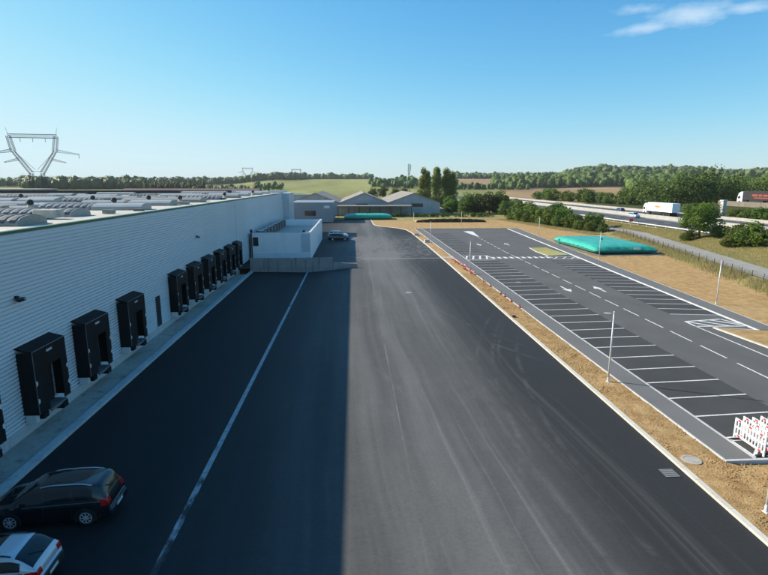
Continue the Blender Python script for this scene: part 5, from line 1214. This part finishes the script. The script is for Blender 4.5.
# forest masses
def forest(name, label, pts, hmin, hmax, mat, per=95, lf=1.35, con=False):
    n = len(pts); Vs = []; 
    H_ = np.clip(rg.normal((hmin+hmax)/2, (hmax-hmin)/2.2, n), hmin*.7, hmax*1.25); W2 = H_*rg.uniform(.36, .56, n) if not con else H_*rg.uniform(.16, .22, n)
    gz_ = hterr(pts[:, 0], pts[:, 1]); ncl = 9
    d = rg.normal(size=(n, ncl, 3)); d /= np.linalg.norm(d, axis=2)[..., None]; r = rg.uniform(.34, .74, (n, ncl, 1))
    ax = np.stack([W2, W2, H_*.50], -1)[:, None, :]; cen = np.stack([pts[:, 0], pts[:, 1], gz_+H_*.47], -1)[:, None, :] + d*r*ax
    cr = (W2*.55)[:, None, None]*rg.uniform(.75, 1.25, (n, ncl, 1))*np.array([1, 1, .9])
    V, F_ = leaves(cen.reshape(-1, 3), cr.reshape(-1, 3), n*per, lf, rg, jit=.38, up=.25)
    # solid lumpy heart of every crown, so that the wood is closed
    cv, cf_ = CORE; k = len(cv); lump = 1 + rg.normal(0, .2, (n, k, 1)); cc = np.stack([pts[:, 0], pts[:, 1], gz_+H_*.47], -1)[:, None, :]
    CV = cc + cv[None]*lump*ax*np.array([.66, .66, .72]); CF = (cf_[None] + (np.arange(n)*k)[:, None, None]).reshape(-1, 4)
    if name != 'motorway_belt': V, F_ = np.concatenate([V, CV.reshape(-1, 3)]), np.concatenate([F_, CF + 4*len(F_)])
    return tag(link(name, np_mesh(name, V, F_, mat)), label, 'forest', kind='stuff')
def cube_sphere(m_):
    vs, fs, ix = [], [], {}
    def vid(p):
        key = tuple(round(c, 4) for c in p)
        if key not in ix: ix[key] = len(vs); q = np.array(p, float); vs.append(q/np.linalg.norm(q))
        return ix[key]
    for ax_ in range(3):
        for sg in (-1, 1):
            for i in range(m_):
                for j in range(m_):
                    q = []
                    for (di, dj) in ((0, 0), (1, 0), (1, 1), (0, 1)):
                        p = [0, 0, 0]; p[ax_] = sg; p[(ax_+1) % 3] = -1+2*(i+di)/m_; p[(ax_+2) % 3] = -1+2*(j+dj)/m_; q.append(vid(p))
                    fs.append(q if sg > 0 else q[::-1])
    return np.array(vs), np.array(fs)
CORE = cube_sphere(4)
def scatter(n, t0, t1, d0, d1):
    t_ = rg.uniform(t0, t1, n); D = np.sqrt(rg.uniform(d0**2, d1**2, n)); a = np.arctan(t_); return np.stack([np.sin(a)*D, np.cos(a)*D], -1)
forest('far_left_wood', 'even wood on the horizon at the far left', scatter(480, -.86, -.52, 1150, 1400), 13, 17, MT['forestd'], 90, 1.5)
forest('left_wood', 'rounded wood right of the pylon beyond the warehouse roof', scatter(620, -.60, -.385, 880, 1080), 12, 19, MT['forestd'], 100, 1.4)
forest('left_ridge_wood', 'long wooded ridge on the horizon left of the green field', scatter(900, -.42, -.09, 1250, 1600), 13, 19, MT['forestd'], 95, 1.75)
forest('conifer_plantation', 'block of slim dark plantation trees behind the warehouse roof', scatter(150, -.385, -.275, 690, 780), 10, 14, MT['leafd'], 90, 1.2, True)
forest('thicket', 'scattered thicket in front of the wooded ridge', scatter(70, -.30, -.13, 640, 760), 6, 10, MT['forestd'], 100, 1.1)
forest('field_top_wood', 'small dark wood on top of the green field', scatter(190, -.12, .035, 1480, 1620), 13, 19, MT['forestd'], 100, 1.7)
forest('poplar_side_wood', 'distant trees on both sides of the radio mast', scatter(90, .03, .20, 720, 900), 8, 15, MT['forestd'], 100, 1.4)
forest('ridge_wood', 'blue-green wooded ridge above the brown field', scatter(620, .185, .50, 1290, 1600), 13, 19, MT['forestd'], 85, 1.8)
forest('field_edge_wood', 'bright wood behind the brown field right of centre', scatter(420, .27, .66, 790, 980), 12, 18, MT['forest'], 110, 1.6)
forest('hill_wood', 'wooded hillside filling the right horizon', scatter(1500, .40, 1.05, 980, 1500), 12, 19, MT['forestd'], 120, 1.6)
forest('mid_wood', 'green wood in front of the hillside at right', scatter(560, .54, 1.05, 480, 760), 9, 15, MT['forest'], 170, 1.05)
forest('motorway_belt', 'dense tree belt just behind the motorway', (lambda q: q[(q[:, 1] > 180) & (q[:, 0] > 113)])(scatter(300, .56, 1.05, 212, 330)), 8.5, 13, MT['forest'], 420, .68)
forest('valley_hedge', 'dark hedge line crossing the brown field', scatter(110, .15, .34, 690, 740), 5, 9, MT['forest'], 100, 1.1)
# tall dry weeds along the fence and dry grass on the bank
def blades(name, label, n, fx, hmin, hmax, mat, wd=.05):
    P0 = fx(n); h = rg.uniform(hmin, hmax, len(P0)); a = rg.uniform(0, 6.283, len(P0)); n = len(P0)
    s = np.stack([np.cos(a), np.sin(a), np.zeros(n)], -1)*wd*rg.uniform(.6, 1.6, n)[:, None]
    tip = P0 + np.stack([rg.normal(0, .22, n)*h, rg.normal(0, .22, n)*h, h], -1)
    V = np.stack([P0-s, P0+s, tip], 1).reshape(-1, 3)
    return tag(link(name, np_mesh(name, V, np.arange(3*n).reshape(n, 3), mat)), label, 'grass', kind='stuff')
def on(x, y, dz=-.03): return np.stack([x, y, hterr(x, y)+dz], -1)
def fence_zone(n):
    y = rg.uniform(30, 176, n); c = rg.random(n); x = xpath(y) - 3.7 + rg.normal(0, .75, n); keep = (np.sin(y*.9)+np.sin(y*.37+1)+rg.normal(0, .8, n)) > -1.1
    x = np.where(y > 122, np.interp(y, [122, 140, 176], [58.5, 55.5, 50.5])+rg.normal(0, 1.0, n), x)
    p = on(x, y); p[:, 2] = np.maximum(p[:, 2], 0); return p[keep]
blades('dry_weeds', 'tall dry weeds along the fence of the earth strip', 60000, fence_zone, .12, .7, MT['weed'], .028)
def bank_zone(n):
    y = rg.uniform(50, 150, n); x = xpath(y)+2.4+rg.random(n)*np.maximum(71.2-(xpath(y)+2.4), .5); return on(x, y)
blades('dry_grass', 'dry grass on the bank between path and motorway', 90000, bank_zone, .10, .35, MT['weed'], .03)
def sparse(n):
    x = rg.uniform(36, 57, n); y = rg.uniform(45, 172, n); k_ = (np.sin(x*.8+y*.23)*np.sin(y*.31-x*.2) > .55) & ((x > xr(y)+3) | (y > 143)) & ~((x > 40.8) & (x < 54) & (y > 85) & (y < 108)); p = np.stack([x, y, np.full(n, .08)], -1); return p[k_]
blades('sprouting_weeds', 'thin weeds sprouting on the bare earth', 16000, sparse, .04, .16, MT['weed'], .03)
nC = 16000; cx2 = rg.uniform(14.5, 16.5, nC); cy2 = 10 + 60*rg.random(nC)**1.5; s_c = rg.uniform(.012, .05, nC)*(1+.02*(cy2-10)); ok = ~((np.hypot(cx2-15.03, cy2-20.54) < .5))
ex = rg.random(nC) < .25; cx2 = np.where(ex, rg.uniform(16.5, 27, nC), cx2); cy2 = np.where(ex, rg.uniform(11, 20.1, nC), cy2)
cx2, cy2, s_c = cx2[ok], cy2[ok], s_c[ok]; nC = len(cx2); an_ = rg.uniform(0, 2.1, nC)
base = np.stack([np.stack([cx2+s_c*np.cos(an_+k*2.094)*rg.uniform(.7, 1.3, nC), cy2+s_c*np.sin(an_+k*2.094)*rg.uniform(.7, 1.3, nC), np.full(nC, .07)], -1) for k in range(3)] + [np.stack([cx2, cy2, .085+s_c*rg.uniform(.5, 1.1, nC)], -1)], 1)
ii_ = np.arange(nC)[:, None]*4; Fc_ = np.concatenate([ii_+np.array([0, 1, 3]), ii_+np.array([1, 2, 3]), ii_+np.array([2, 0, 3])])
tag(link('soil_clods', np_mesh('soil_clods', base.reshape(-1, 3), Fc_, MT['earth'])), 'loose clods of dry soil on the near verge', 'soil', kind='stuff')
# ------------------------------------------------------------------ haze
hz, t, bs = newmat('haze_air'); t.nodes.remove(bs)
pv = N(t, 'ShaderNodeVolumePrincipled'); pv.inputs['Density'].default_value = 0.00008; pv.inputs['Color'].default_value = (.93, .96, 1.0, 1)
pv.inputs['Anisotropy'].default_value = 0.0
L(t, pv.outputs[0], t.nodes['Material Output'].inputs['Volume'])
zmax = max(float(ZZ.max())+30, 60)
hzb = MB().box(-4300, 4300, -350, 5300, float(ZZ.min())-1.5, zmax).build('haze', hz); hzb['kind'] = 'stuff'; hzb['label'] = 'thin summer haze over the whole landscape'
